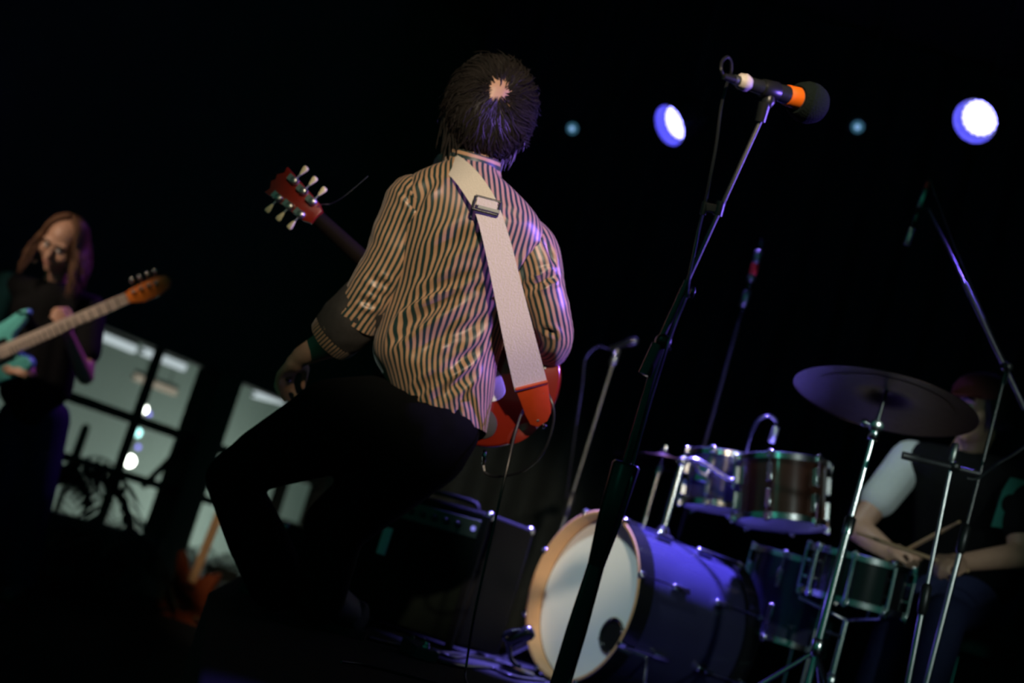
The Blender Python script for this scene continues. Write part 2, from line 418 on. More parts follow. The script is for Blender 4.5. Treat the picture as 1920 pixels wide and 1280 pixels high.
# stage curtain with real folds
mb = MB(); xs = np.linspace(-0.72, 7.2, 320); rings = []
for z in (0.02, 1.0, 2.2, 3.4, 4.15):
    front = [V(x, 8.32 + 0.055 * math.sin(x * 21 + 0.8 * math.sin(x * 3.1)) * (1.15 - 0.12 * z), z) for x in xs]
    rings.append(front + [q + V(0, 0.02, 0) for q in front[::-1]])
mb.loft(rings)
tag(mb.build('stage_curtain', 'curtain'), 'black pleated curtain hanging across the back of the stage', 'curtain')

# window wall on the left, seen obliquely
WD = nrm(V(0.57, 0.82, 0)); WN = nrm(V(-WD[1], WD[0], 0)); WB = P(300, 800, 9.0)
def on_wall(px, py, off=0.0):
    ray = F_ + (px - 960) / FPX * R_ + (640 - py) / FPX * U_
    return CAM + ray * np.dot(WB + WN * off - CAM, WN) / np.dot(ray, WN)
def sz(p): return np.dot(p - WB, WD), p[2]
def wbox(s0, s1, z0, z1, th, off=0.0):
    c = WB + WD * (s0 + s1) / 2 + WN * off; c = V(c[0], c[1], (z0 + z1) / 2)
    return MB().box(c, WD * (s1 - s0) / 2, WN * th / 2, Z * (z1 - z0) / 2)
zt = on_wall(300, 655)[2]; zb = on_wall(430, 1095)[2]
s_l = sz(on_wall(60, 760))[0] - 1.2; s_c0 = sz(on_wall(372, 760))[0]; s_c1 = sz(on_wall(418, 760))[0]
s_r = sz(on_wall(640, 900))[0]
z1_ = on_wall(230, 778)[2]; z2_ = on_wall(250, 895)[2]
z3_ = on_wall(400, 955)[2]
s_m = sz(on_wall(288, 690))[0]
wl = struct(wbox(s_l - 3.5, s_r + 2.5, zt, 4.2, 0.16).build('wall_left', 'black_paint', smooth=False))
struct(wbox(s_l - 3.5, s_l, HZ, zt, 0.16).build('wall_left_end', 'black_paint', smooth=False))
struct(wbox(s_r, s_r + 2.5, HZ, zt, 0.16).build('wall_left_side', 'black_paint', smooth=False))
struct(wbox(s_l, s_r, HZ, max(zb, HZ + 0.03), 0.18).build('baseboard_left', 'black_paint', smooth=False))
struct(wbox(s_l, s_c0, HZ, on_wall(180, 978)[2], 0.24).build('wall_low_mask', 'black_paint', smooth=False))  # low black wall added to darken the bright foot of the left panes
win = bpy.data.objects.new('window_1', None); COL.objects.link(win); win.location = tuple(WB); win['_o'] = [float(q) for q in WB]
struct(win); win['label'] = 'wide dark framed glazed front looking onto a grey lit wall outside'
wbox(s_c0, s_c1, HZ, zt, 0.22).build('column', 'frame_metal', win, smooth=False)
wbox(s_m - 0.012, s_m + 0.012, HZ, zt, 0.07).build('mullion', 'frame_metal', win, smooth=False)
for zz, h in ((z1_, 0.030), (z2_, 0.026)):
    wbox(s_l, s_c0, zz - h, zz + h, 0.075).build('transom', 'frame_metal', win, smooth=False)
    wbox(s_c1, s_r, zz - h, zz + h, 0.075).build('transom', 'frame_metal', win, smooth=False)
a = on_wall(345, 835); b = on_wall(268, 912)
MB().tube([a, b], 0.022, 8).build('brace', 'frame_metal', win)
c0 = on_wall(515, 1000); s5 = sz(on_wall(520, 950))[0]
wbox(s5 - 0.05, s5 + 0.0, HZ, zt, 0.08).build('mullion', 'frame_metal', win, smooth=False)
s6 = sz(on_wall(585, 940))[0]
wbox(s6, s6 + 0.35, HZ, zt, 0.12).build('column', 'frame_metal', win, smooth=False)
edges_s = [s_l, s_m, s_c0, s_c1 - 0.0, s5, s6, s_r]; 
for (p0, p1) in ((s_l, s_m), (s_m, s_c0), (s_c1, s5), (s5, s6)):
    for (q0, q1) in ((zb, z2_), (z2_, z1_), (z1_, zt)):
        wbox(p0 + 0.01, p1 - 0.01, q0 + 0.01, q1 - 0.01, 0.008).build('pane', 'window_glass', win, smooth=False)

# outside: a lit rendered wall across the yard, ground, lamps, plants
struct(wbox(s_l - 4, s_r + 6, HZ - 0.1, 5.0, 0.1, 5.0).build('wall_outside', 'street_render', smooth=False))
struct(wbox(s_l - 4, s_r + 6, HZ - 0.12, HZ - 0.02, 5.0, 2.55).build('floor_outside', 'street_ground', smooth=False))
def out_light(px, py, off, energy, color, size=0.5):  # unseen point fill, added to brighten the outside wall low down
    d = bpy.data.lights.new('yard_fill', 'POINT'); d.energy = energy; d.color = color; d.shadow_soft_size = size
    o = bpy.data.objects.new('yard_fill', d); COL.objects.link(o); o.location = tuple(on_wall(px, py, off))
out_light(150, 1000, 3.4, 50, (0.86, 1.0, 0.93)); out_light(480, 1050, 3.6, 95, (0.86, 1.0, 0.93))
for (x0, y0, x1, y1, m, off, r, lab) in (
        (186, 628, 252, 655, 'tube_white', 2.2, 0.055, 'white tube lamp outside, farthest from the mullion'),
        (268, 658, 345, 689, 'tube_white', 2.2, 0.055, 'long white tube lamp outside crossing behind the mullion'),
        (252, 706, 328, 736, 'tube_warm', 2.6, 0.05, 'dim warm tube lamp outside below the white ones'),
        (476, 739, 530, 752, 'tube_white', 2.2, 0.05, 'white tube lamp outside to the right of the thick column'),
        (440, 690, 540, 706, 'tube_blue', 2.8, 0.08, 'dim bluish tube lamp outside right of the thick column')):
    a, b = on_wall(x0, y0, off), on_wall(x1, y1, off)
    t = thing('tube_lamp', (a + b) / 2, lab, 'lamp', 'tube lamps outside the window')
    MB().tube([a, b], r * 0.62, 10).build('tube', m, t)
    for e in (a, b): MB().lathe(e - nrm(b - a) * 0.02, b - a, [(0, r * 0.3), (0.04, r * 0.3)], 10).build('end_cap', 'frame_metal', t)
    MB().box((a + b) / 2 + Z * r, (b - a) / 2, WN * 0.02, Z * 0.012).build('batten', 'frame_metal', t, smooth=False)
    for e in (a * 0.8 + b * 0.2, a * 0.2 + b * 0.8):
        MB().tube([e + Z * r, V(e[0], e[1], 4.2)], 0.004, 5).build('hanger', 'frame_metal', t)
lp = thing('lamp_post', V(*on_wall(262, 880, 3.0)[:2], HZ), 'slim lamp post outside carrying a string of glowing globes', 'lamp')
pt = on_wall(272, 750, 3.0)
MB().tube([V(pt[0], pt[1], HZ - 0.02), pt + Z * 0.25], 0.012, 8).build('post', 'frame_metal', lp)
for px, py, r, m in ((270, 767, 0.036, 'bulb'), (280, 776, 0.018, 'bulb_small'), (258, 811, 0.036, 'bulb_teal'), (259, 838, 0.020, 'bulb_small'), (243, 864, 0.052, 'bulb')):
    c = on_wall(px, py, 3.0); MB().ball(c, r, 12).build('globe', m, lp)
    MB().tube([c, V(pt[0], pt[1], c[2])], 0.004, 5).build('arm', 'frame_metal', lp)

def palm(px, py, off, h, n, L, label, droop=1.0, leafw=0.03, seed=0):
    rnd = random.Random(seed); q = on_wall(px, py, off); base = V(q[0], q[1], HZ)
    t = thing('potted_palm', base, label, 'plant', 'potted palms by the window')
    MB().lathe(base, Z, [(0, 0.10), (0.02, 0.11), (0.20, 0.14), (0.22, 0.145), (0.22, 0.125), (0.19, 0.12)], 18).build('pot', 'clay_pot', t)
    MB().tube([base + Z * 0.18, base + Z * (h * 0.6), base + Z * h + X * 0.03], [0.02, 0.016, 0.012], 8).build('stem', 'bark', t)
    for i in range(n):
        az = 2 * math.pi * i / n + rnd.uniform(-0.3, 0.3); o = V(math.cos(az), math.sin(az), 0)
        ll = L * rnd.uniform(0.75, 1.1); rise = rnd.uniform(0.15, 0.55)
        pts = spline([base + Z * h, base + Z * (h + rise * ll * 0.6) + o * ll * 0.4, base + Z * (h + rise * ll * 0.55 - 0.05) + o * ll * 0.75, base + Z * (h + rise * ll * 0.2 - 0.28 * droop * ll) + o * ll], 12)
        mb = MB().tube(pts, np.linspace(0.006, 0.002, 12), 5)
        side = nrm(np.cross(o, Z))
        for k in range(2, 12):
            for s in (-1, 1):
                lf = leafw * 4 * (1 - 0.5 * abs(k / 11 - 0.45)); d = nrm(side * s + o * 0.5 - Z * 0.55 * droop) * lf
                wv = nrm(np.cross(d, Z)) * leafw * 0.32; p = pts[k]
                mb.add([p, p + d * 0.45 + wv, p + d, p + d * 0.45 - wv, p + d * 0.5 + V(0, 0, 0.004)], [(0, 1, 4), (1, 2, 4), (2, 3, 4), (3, 0, 4), (0, 3, 2, 1)])
        mb.build('frond', 'leaf', t)
palm(62, 1000, -0.85, 0.60, 12, 0.46, 'tall dark potted palm nearest the bass player', 1.3, 0.060, 1)
palm(205, 1010, -0.75, 0.26, 14, 0.38, 'drooping potted palm in front of the window braces', 1.2, 0.055, 2)
palm(285, 1030, 0.9, 0.30, 9, 0.40, 'potted palm outside, behind the thick column', 0.8, 0.035, 3)
palm(420, 1060, 0.9, 0.22, 9, 0.40, 'low potted palm outside, behind the red guitar', 0.9, 0.03, 4)
a = on_wall(163, 795, 1.2); b = V(a[0], a[1], HZ - 0.02)
t = thing('yard_post', b, 'thin dark post with a thicker head standing outside the window', 'post')
MB().lathe(b, Z, [(0, 0.05), (0.02, 0.05), (0.03, 0.02), (a[2] - b[2] - 0.4, 0.022)], 10).build('shaft', 'frame_metal', t)
MB().lathe(V(a[0], a[1], a[2] - 0.4), Z, [(0, 0.022), (0.05, 0.036), (0.38, 0.03), (0.4, 0.015)], 10).build('head', 'frame_metal', t)

# ------------------------------------------------------------------ guitarist, back to the camera
man = thing('person', V(*P(620, 1150, 3.75)[:2], 0.0), 'guitarist seen from behind in a striped shirt and black trousers, knees bent', 'person')
K = 3.7 / FPX
hc = P(917, 214, 3.72); hf = nrm(V(0.12, 0.90, 0.40)); hu = nrm(V(0.0, -0.40, 0.92))
body = head_prims(hc, hf, hu, 1.08)
nb = P(886, 318, 3.70)
body += [('c', P(884, 330, 3.70), hc - hu * 0.06 - hf * 0.02, 0.066, 0.058), ('c', P(800, 368, 3.70), P(975, 430, 3.70), 0.045, 0.045),
         ('c', P(884, 400, 3.70), P(825, 740, 3.745), 0.09, 0.082), ('c', P(790, 790, 3.75), P(620, 800, 3.80), 0.075, 0.07),
         ('c', P(620, 800, 3.80), P(430, 896, 3.80), 0.07, 0.045), ('c', P(430, 896, 3.80), P(512, 1105, 3.93), 0.05, 0.04),
         ('c', P(810, 822, 3.70), P(622, 985, 3.90), 0.075, 0.05), ('c', P(622, 985, 3.90), P(600, 1122, 3.76), 0.045, 0.034),
         ('c', P(785, 372, 3.68), P(672, 588, 3.72), 0.045, 0.042), ('c', P(672, 588, 3.72), P(645, 622, 3.74), 0.044, 0.046)]
wr_l = P(565, 668, 3.82)
body += [('c', P(650, 622, 3.74), P(615, 643, 3.78), 0.046, 0.043), ('c', P(615, 643, 3.78), wr_l, 0.041, 0.028)]
body += hand_prims(wr_l, P(530, 708, 3.87) - wr_l, nrm(V(0.35, 0.3, -1.0)), 0.62, 0.98, 1, 0.12)
wr_r = P(935, 645, 3.98)
body += [('c', P(990, 450, 3.70), P(1036, 622, 3.70), 0.042, 0.036), ('c', P(1036, 622, 3.70), wr_r, 0.042, 0.028)]
body += hand_prims(wr_r, P(890, 680, 4.02) - wr_r, nrm(V(0, -0.6, -0.4)), 0.7, 1.06, -1)
bod = blob('body', body, 'skin', man, 0.0065, 5)
face_parts(hc, hf, hu, man, 1.08)
MB().lathe(P(541, 706, 3.862), P(528, 712, 3.86) - wr_l, [(0, 0.0125), (0.007, 0.0125), (0.007, 0.0095), (0, 0.0095)], 18).build('ring', 'chrome', man)

# hair: dark cap open at the thin crown, plus combed locks spiralling out of the crown
hr = nrm(np.cross(hf, hu)); hu2 = np.cross(hr, hf)
cr = nrm(P(941, 163, 3.60) - P(915, 200, 3.72))            # crown direction
ca = nrm(np.cross(cr, hf)); cb = np.cross(cr, ca)
def hair_pt(th, az, rad):
    d = math.cos(th) * cr + math.sin(th) * (math.cos(az) * ca + math.sin(az) * cb)
    loc = V(np.dot(d, hr), np.dot(d, hf), np.dot(d, hu2))
    base = hc + hu2 * 0.012 - hf * 0.006 + (loc[0] * 0.090 * hr + loc[1] * 0.108 * hf + loc[2] * 0.110 * hu2)
    n = nrm(loc[0] * hr + loc[1] * hf + loc[2] * hu2)
    return base + n * rad
def vol(th): return 0.001 + 0.027 * min(max((th - 0.30) / 0.75, 0), 1) ** 0.7
rings = []
for th in np.linspace(0.50, 1.95, 18):
    ring = []
    for az in np.linspace(0, 2 * math.pi, 48, endpoint=False):
        fr = np.dot(math.cos(az) * ca + math.sin(az) * cb, hf)
        t2 = 0.50 + (th - 0.50) * (1.0 - 0.42 * max(fr, 0)) + 0.10 * noise.noise(Vector((math.cos(az) * 2, math.sin(az) * 2, 5))) * (1 if th < 0.8 else 0)
        ring.append(hair_pt(t2, az, vol(th) * 0.72 + 0.004 * noise.noise(Vector((math.cos(az) * 3, math.sin(az) * 3, th * 2)))))
    rings.append(ring)
mb = MB().loft(rings + [[q * 0.95 + hc * 0.05 for q in r] for r in rings[::-1]], caps=(False, False))
for i in range(2200):
    az = rng.uniform(0, 2 * math.pi); fr = np.dot(math.cos(az) * ca + math.sin(az) * cb, hf)
    thin = i < 340
    t0 = rng.uniform(0.06, 0.40) if thin else (rng.uniform(0.42, 0.75) if i % 2 else rng.uniform(0.7, 1.6)); ln = rng.uniform(0.35, 0.6) if thin else rng.uniform(0.45, 0.95)
    lim = (2.18 if fr < 0.15 else 2.05 - 0.75 * fr) + rng.uniform(-0.12, 0.16)
    t1 = min(t0 + ln, lim); sw = rng.uniform(-0.05, 0.42); fly = rng.uniform(-0.004, 0.010) + (0.012 if rng.uniform() < 0.06 else 0)
    cl = 0.010 * noise.noise(Vector((math.cos(az) * 4, math.sin(az) * 4, t0 * 2.5)))
    pts = []
    for k in range(6):
        f = k / 5; th = t0 + (t1 - t0) * f; pts.append(hair_pt(th, az + sw * f + 0.06 * math.sin(6 * f + i), vol(th) + (fly + cl) * f))
    thk = rng.uniform(0.0007, 0.0014) if thin else rng.uniform(0.0012, 0.0030)
    mb.tube(pts, [thk * 0.5, thk, thk, thk * 0.9, thk * 0.7, thk * 0.15], 4)
for i in range(420):                                       # shaggy nape and ends over the collar
    az = rng.uniform(0, 2 * math.pi); fr = np.dot(math.cos(az) * ca + math.sin(az) * cb, hf)
    if fr > 0.25: continue
    p = hair_pt(rng.uniform(1.45, 1.95), az, 0.022); q = p - Z * (rng.uniform(0.06, 0.125) if fr < -0.2 else rng.uniform(0.03, 0.08)) + (hc - p) * V(1, 1, 0) * rng.uniform(0.05, 0.34) + V(rng.uniform(-.010, .024), rng.uniform(-.012, .008), 0)
    mb.tube(spline([p + Z * 0.03, p, (p + q) / 2, q], 6), [0.003, 0.0035, 0.0032, 0.0026, 0.0018, 0.0004], 4)
mb.build('hair', 'hair_dark', man)

# shirt: back panel loft, sleeves, collar, rolled cuffs
rows = [(828, 787, 3.75, 88, .105), (818, 733, 3.745, 105, .112), (813, 695, 3.74, 120, .118), (820, 645, 3.735, 120, .118), (845, 570, 3.72, 122, .118),
        (868, 490, 3.70, 142, .122), (884, 425, 3.69, 149, .118), (888, 388, 3.685, 136, .105), (887, 360, 3.685, 112, .09), (886, 338, 3.685, 82, .078), (885, 320, 3.69, 56, .07), (886, 306, 3.70, 48, .064)]
rows = resample(rows, 110); SEG = 180; rings = []
for r in rows:
    rings.append(ellipse_ring(P(r[0], r[1], r[2]), r[3] * K, r[4], X, Y, SEG, start=-math.pi / 2, ex=2.25))
def fold(x0, y0, x1, y1, wd, amp, d=3.62): return (P(x0, y0, d), P(x1, y1, d), wd, amp * 1.45)
folds = [fold(700, 648, 885, 540, 0.013, 0.016), fold(705, 620, 850, 555, 0.010, 0.010), fold(760, 575, 915, 500, 0.012, 0.010), fold(800, 520, 905, 415, 0.014, 0.008),
         fold(750, 745, 830, 700, 0.012, 0.008), fold(820, 745, 915, 690, 0.014, 0.010), fold(840, 690, 930, 640, 0.012, 0.010), fold(870, 770, 915, 780, 0.010, 0.010),
         fold(955, 540, 1010, 470, 0.012, 0.010), fold(860, 480, 935, 400, 0.012, 0.007), fold(780, 660, 890, 590, 0.016, 0.008), fold(840, 640, 925, 590, 0.014, 0.010), fold(800, 400, 830, 350, 0.010, 0.007)]
garment(rings, SEG, 'shirt', 'shirt_stripe', man, folds, 0.005, 6.0)
sleeve([(P(800, 352, 3.69), 40 * K), (P(780, 378, 3.685), 55 * K), (P(758, 428, 3.685), 53 * K), (P(735, 482, 3.69), 51 * K), (P(708, 532, 3.70), 49 * K), (P(684, 570, 3.71), 49 * K), (P(664, 598, 3.72), 50 * K)],
       70, 60, 'sleeve', 'shirt_stripe', man, -Y, [fold(668, 560, 730, 590, 0.010, 0.008), fold(770, 430, 800, 390, 0.010, 0.010), fold(690, 520, 740, 545, 0.010, 0.006), fold(748, 350, 790, 400, 0.008, 0.005)], 0.006)
sleeve([(P(690, 560, 3.712), 50 * K), (P(668, 588, 3.722), 54 * K), (P(648, 610, 3.73), 54 * K), (P(632, 626, 3.738), 50 * K)], 60, 14, 'cuff', 'cuff_inside', man, -Y, (), 0.004, 20)
sleeve([(P(640, 619, 3.736), 51 * K), (P(628, 630, 3.742), 50 * K), (P(618, 639, 3.748), 47 * K)], 60, 8, 'cuff_edge', 'cuff_stripe', man, -Y, (), 0.002, 30)
sleeve([(P(968, 415, 3.70), 30 * K), (P(988, 448, 3.69), 44 * K), (P(1006, 492, 3.68), 46 * K), (P(1018, 540, 3.675), 45 * K), (P(1030, 590, 3.68), 41 * K), (P(1038, 630, 3.71), 37 * K), (P(1028, 655, 3.78), 35 * K), (P(1000, 655, 3.87), 33 * K)],
       70, 60, 'sleeve', 'shirt_stripe', man, -Y, [fold(985, 545, 1050, 510, 0.010, 0.012), fold(1030, 450, 1050, 500, 0.010, 0.006), fold(1010, 620, 1070, 640, 0.008, 0.008)], 0.006)
# collar band, folded down at the back
cr_rows = [(886, 330, 62, .076), (886, 318, 57, .072), (888, 305, 53, .069), (891, 293, 50, .066), (892, 289, 47, .062), (890, 297, 44, .058)]
rings = [ellipse_ring(P(a, b, 3.695), c * K, d, X, nrm(Y + Z * 0.25), 90, start=-math.pi / 2) for a, b, c, d in cr_rows]
mbc = MB(); vv = []; uvs = []
for i, r in enumerate(rings):
    for j, p in enumerate(r): vv.append(p); uvs.append((i * 0.0105 + 0.003, j * 0.004))
mbc.add(vv, [(i * 90 + j, i * 90 + (j + 1) % 90, (i + 1) * 90 + (j + 1) % 90, (i + 1) * 90 + j) for i in range(len(rings) - 1) for j in range(90)]); mbc.uv = uvs
mbc.build('collar', 'shirt_stripe', man, angle=80)
# trousers: one skin
tr = [('c', P(828, 775, 3.75), P(800, 815, 3.74), 0.115, 0.125), ('c', P(790, 795, 3.76), P(625, 800, 3.80), 0.140, 0.132), ('c', P(625, 800, 3.80), P(495, 858, 3.80), 0.130, 0.088),
      ('c', P(495, 858, 3.80), P(432, 895, 3.80), 0.086, 0.068), ('c', P(432, 897, 3.80), P(478, 1000, 3.86), 0.068, 0.082), ('c', P(478, 1000, 3.86), P(520, 1090, 3.92), 0.082, 0.084),
      ('c', P(835, 805, 3.72), P(800, 840, 3.72), 0.095, 0.110), ('c', P(805, 838, 3.72), P(628, 985, 3.86), 0.108, 0.088), ('c', P(628, 985, 3.86), P(600, 1128, 3.75), 0.086, 0.066)]
blob('trousers', tr, 'black_denim', man, 0.011, 8)
# shoes
def shoe(heel, toe, up_pt, name_parent, s=1.0):
    d = toe - heel; d[2] = 0; L = np.linalg.norm(d); d = d / L; sd = np.cross(d, Z)
    prof = [(-0.02, .030, .075), (0.05, .038, .085), (0.30, .036, .080), (0.50, .040, .062), (0.75, .046, .048), (0.92, .040, .040), (1.0, .018, .026)]
    prof = resample(prof, 16); rings = []; so = []
    for t, wd, h in prof:
        c = heel + d * L * t; rings.append([c + sd * wd * math.cos(q) + Z * (0.018 + max(h * (0.5 + 0.5 * math.sin(q)), 0)) for q in np.linspace(0, 2 * math.pi, 18, endpoint=False)])
        so.append([c + sd * wd * 1.08 * a + Z * b for a, b in ((-1, 0.0), (1, 0.0), (1, 0.024), (-1, 0.024))])
    u = MB().loft(rings).build('shoe', 'shoe_suede', name_parent)
    MB().loft(so).build('sole', 'rubber', u)
    MB().tube([heel + d * 0.045 + Z * 0.06, up_pt], [0.045, 0.052], 18).build('ankle_collar', 'shoe_suede', u)
h1 = floor_pt(664, 1196); shoe(h1, h1 + V(-0.20, 0.16, 0), P(606, 1112, 3.75), man)
h2 = floor_pt(540, 1140); shoe(h2, h2 + V(-0.16, 0.17, 0), P(518, 1085, 3.92), man)

# ------------------------------------------------------------------ his guitar
gc = P(905, 692, 3.80); hs = P(556, 372, 3.92)
GA = nrm(hs - gc); gn0 = nrm(V(-0.52, -0.84, 0.12)); GN = nrm(gn0 - GA * np.dot(gn0, GA)); GB = np.cross(GN, GA)
if np.dot(GB, R_) < 0: GB = -GB
gt = thing('electric_guitar', gc, 'red electric guitar with cream tuner buttons, hung at the hip of the striped shirt player', 'guitar')
ol = []
for t in np.linspace(0, 2 * math.pi, 72, endpoint=False):
    a = math.cos(t); b = math.sin(t)
    r = 1.0 - 0.16 * math.exp(-((abs(t - math.pi / 2 if b > 0 else t - 3 * math.pi / 2) / 0.38) ** 2))
    ax = 0.215 * a; wd = 0.19 * (1.0 - 0.10 * a) * r
    if a > 0.8: ax -= 0.05 * (a - 0.8) / 0.2 * math.exp(-(b / 0.28) ** 2) * 1.0
    ol.append((ax * r ** 0.2, wd * b))
gb = MB().slab(ol, gc, GA, GB, GN, 0.046, 0.008).build('guitar_body', 'red_lacquer', gt)
face = gc + GN * 0.0235
def on_g(px, py, h=0.0):
    ray = F_ + (px - 960) / FPX * R_ + (640 - py) / FPX * U_; o = face + GN * h
    return CAM + ray * np.dot(o - CAM, GN) / np.dot(ray, GN)
def plate(pts, h, th, name, m, parent):
    q = [on_g(*p) for p in pts]; c = sum(q) / len(q)
    oo = [(np.dot(v - c, GA), np.dot(v - c, GB)) for v in q]; oo = [tuple(v) for v in spline(oo + [oo[0]], 30)][:-1]
    return MB().slab(oo, c + GN * (h + th / 2), GA, GB, GN, th, min(0.0012, th * 0.3)).build(name, m, parent)
plate([(922, 682), (937, 700), (947, 728), (944, 742), (928, 752), (912, 751), (900, 735), (905, 700)], 0, 0.004, 'pickguard', 'white_plastic', gb)
plate([(892, 760), (918, 768), (932, 790), (925, 815), (900, 822), (880, 800)], 0, 0.003, 'cover_plate', 'rubber', gb)
plate([(1000, 790), (965, 800), (950, 830), (975, 828), (1005, 806)], 0, 0.002, 'dark_inlay', 'dark_red_wood', gb)
for px, py in ((1014, 645), (1018, 662), (1026, 652)):
    q = on_g(px, py); MB().lathe(q, GN, [(0, 0.007), (0.010, 0.0065), (0.012, 0.004)], 12).build('knob', 'gold', gb)
for px, py in ((1022, 690), (1016, 705)):
    q = on_g(px, py); MB().lathe(q, GN, [(0, 0.003), (0.004, 0.003)], 8).build('screw', 'nickel', gb)
n0 = gc + GA * 0.15; n1 = hs - GA * 0.085; sec = []
for p, wd in ((n0, 0.028), (n0 * 0.5 + n1 * 0.5, 0.0245), (n1, 0.0215)):
    sec.append([p + GB * wd * a + GN * b for a, b in ((-1, -.006), (1, -.006), (1, 0), (0.75, .010), (0.3, .016), (-0.3, .016), (-0.75, .010), (-1, 0))])
nk = MB().loft(sec).build('neck', 'dark_neck', gt)
fb = []
for p, wd in ((n0 - GA * 0.03, 0.028), (n1, 0.0215)): fb.append([p + GB * wd * a + GN * b for a, b in ((-1, -.012), (1, -.012), (1, -.0065), (-1, -.0065))])
MB().loft(fb).build('fingerboard', 'dark_neck', nk, smooth=False)
for k in range(6):
    o = (k - 2.5) / 2.5
    MB().tube([gc - GA * 0.10 + GB * 0.026 * o - GN * 0.036, n1 + GB * 0.017 * o - GN * 0.0155], 0.0005, 4).build('string', 'steel', nk)
hol = [(-0.088, -0.022), (-0.065, -0.032), (0.045, -0.043), (0.085, -0.047), (0.080, -0.030), (0.094, -0.012), (0.086, 0.0), (0.094, 0.012), (0.080, 0.030), (0.085, 0.047), (0.045, 0.043), (-0.065, 0.032), (-0.088, 0.022)]
HN = nrm(GN + GA * 0.18); HA = nrm(GA - HN * np.dot(GA, HN)); HB = GB
hd = MB().slab(hol, hs, HA, HB, HN, 0.016, 0.002).build('headstock', 'dark_red_wood', gt)
for s in (-1, 1):
    for k in range(3):
        c = hs + HA * (-0.052 + 0.043 * k) + HB * s * (0.024 + 0.004 * k) + HN * 0.008
        tn = MB().lathe(c - HA * 0.0, HN, [(0, 0.0115), (0.010, 0.0115), (0.014, 0.009), (0.015, 0.003)], 14)
        tn.box(c + HN * 0.006 + HA * 0.012, HA * 0.010, HB * 0.009, HN * 0.006)
        tn.tube([c + HN * 0.006, c + HN * 0.006 + HB * s * 0.026], 0.0025, 8)
        to = tn.build('tuner', 'nickel', gt)
        q = c + HN * 0.006 + HB * s * 0.024; bt = []
        for t, wd, th in ((0, .0035, .0025), (0.008, .006, .004), (0.020, .0095, .0045), (0.026, .0085, .004), (0.028, .005, .002)):
            bt.append([q + HB * s * t + HA * wd * math.cos(u) + HN * th * math.sin(u) for u in np.linspace(0, 2 * math.pi, 12, endpoint=False)])
        MB().loft(bt).build('tuner_button', 'cream_plastic', to)
s0 = hs - HA * 0.06 + HB * 0.012
MB().tube(spline([s0, P(604, 383, 3.87), P(620, 382, 3.84), P(645, 368, 3.82), P(690, 330, 3.80)], 16), np.linspace(0.0012, 0.0006, 16), 5).build('string_end', 'steel', gt)
tail = gc - GA * 0.215
MB().lathe(tail + GA * 0.004, -GA, [(0, 0.007), (0.012, 0.005), (0.016, 0.008), (0.019, 0.006)], 12).build('strap_button', 'chrome', gt)
jk = P(908, 842, 3.83); MB().lathe(jk + nrm(V(-.3, 0, 1)) * 0.012, V(0.1, -0.1, -1), [(0, 0.010), (0.004, 0.010), (0.006, 0.007)], 12).build('jack_socket', 'chrome', gt)

# strap
sp = [(P(826, 340, 3.80), 17), (P(828, 312, 3.775), 17), (P(834, 301, 3.71), 17), (P(848, 307, 3.63), 19), (P(872, 329, 3.578), 21), (P(893, 357, 3.556), 22), (P(913, 392, 3.542), 22), (P(932, 455, 3.540), 24), (P(952, 540, 3.548), 26), (P(975, 640, 3.575), 29), (P(996, 726, 3.640), 31)]
st = thing('guitar_strap', sp[-1][0], 'pale woven guitar strap with a buckle and orange leather end', 'strap')
rw = resample([np.concatenate([p, [h * K]]) for p, h in sp], 40)
def ribbon(rw, th, name, m, parent, side_hint):
    rings = []
    for i in range(len(rw)):
        t = nrm(rw[min(i + 1, len(rw) - 1)][:3] - rw[max(i - 1, 0)][:3]); n = nrm(-F_ - t * np.dot(-F_, t)); s = np.cross(t, n)
        c = rw[i][:3]; wd = rw[i][3]
        rings.append([c + s * wd * a + n * th * b for a, b in ((-1, -.5), (1, -.5), (1, .5), (-1, .5))])
    return MB().loft(rings).build(name, m, parent, smooth=True, angle=35)
ribbon(rw, 0.004, 'webbing', 'webbing', st, None)
lay = [np.concatenate([r[:3] - F_ * 0.005, [r[3] * 0.99]]) for r in rw[18:22]]
def strap_frame(px, py, d, t_ang, wd, hgt, name, m):
    c = P(px, py, d); a = math.cos(t_ang) * R_ - math.sin(t_ang) * U_; b = math.sin(t_ang) * R_ + math.cos(t_ang) * U_
    mb = MB()
    for s in (-1, 1):
        mb.tube([c + s * b * hgt - a * wd, c + s * b * hgt + a * wd], 0.0035, 8); mb.tube([c + s * a * wd - b * hgt, c + s * a * wd + b * hgt], 0.0035, 8)
    return mb.build(name, m, st)
fr_ = strap_frame(912, 385, 3.530, math.radians(15), 23 * K, 12 * K, 'buckle', 'black_metal')
a_ = math.cos(math.radians(15)) * R_ - math.sin(math.radians(15)) * U_; b_ = math.sin(math.radians(15)) * R_ + math.cos(math.radians(15)) * U_
MB().box(P(916, 392, 3.528), a_ * 20 * K, b_ * 3.2 * K, F_ * 0.002).build('slide_bar', 'steel', fr_, smooth=False, bevel=0.001)
MB().box(P(913, 381, 3.529), a_ * 19 * K, b_ * 7.5 * K, F_ * 0.002).build('webbing_loop', 'webbing', st, smooth=False, bevel=0.001)
lo = [(968, 731), (1027, 716), (1030, 745), (1033, 772), (1026, 788), (1008, 799), (994, 794), (984, 775), (976, 752)]
pts = [P(a, b, 3.645 + (b - 720) * 0.0006) for a, b in lo]; c = sum(pts) / len(pts)
LA = nrm(P(1010, 800, 3.69) - P(998, 722, 3.64)); LN = nrm(-F_ - LA * np.dot(-F_, LA)); LB = np.cross(LN, LA)
le = MB().slab([(np.dot(p - c, LA), np.dot(p - c, LB)) for p in pts], c + LN * 0.004, LA, LB, LN, 0.006, 0.0015).build('leather_end', 'orange_leather', st)
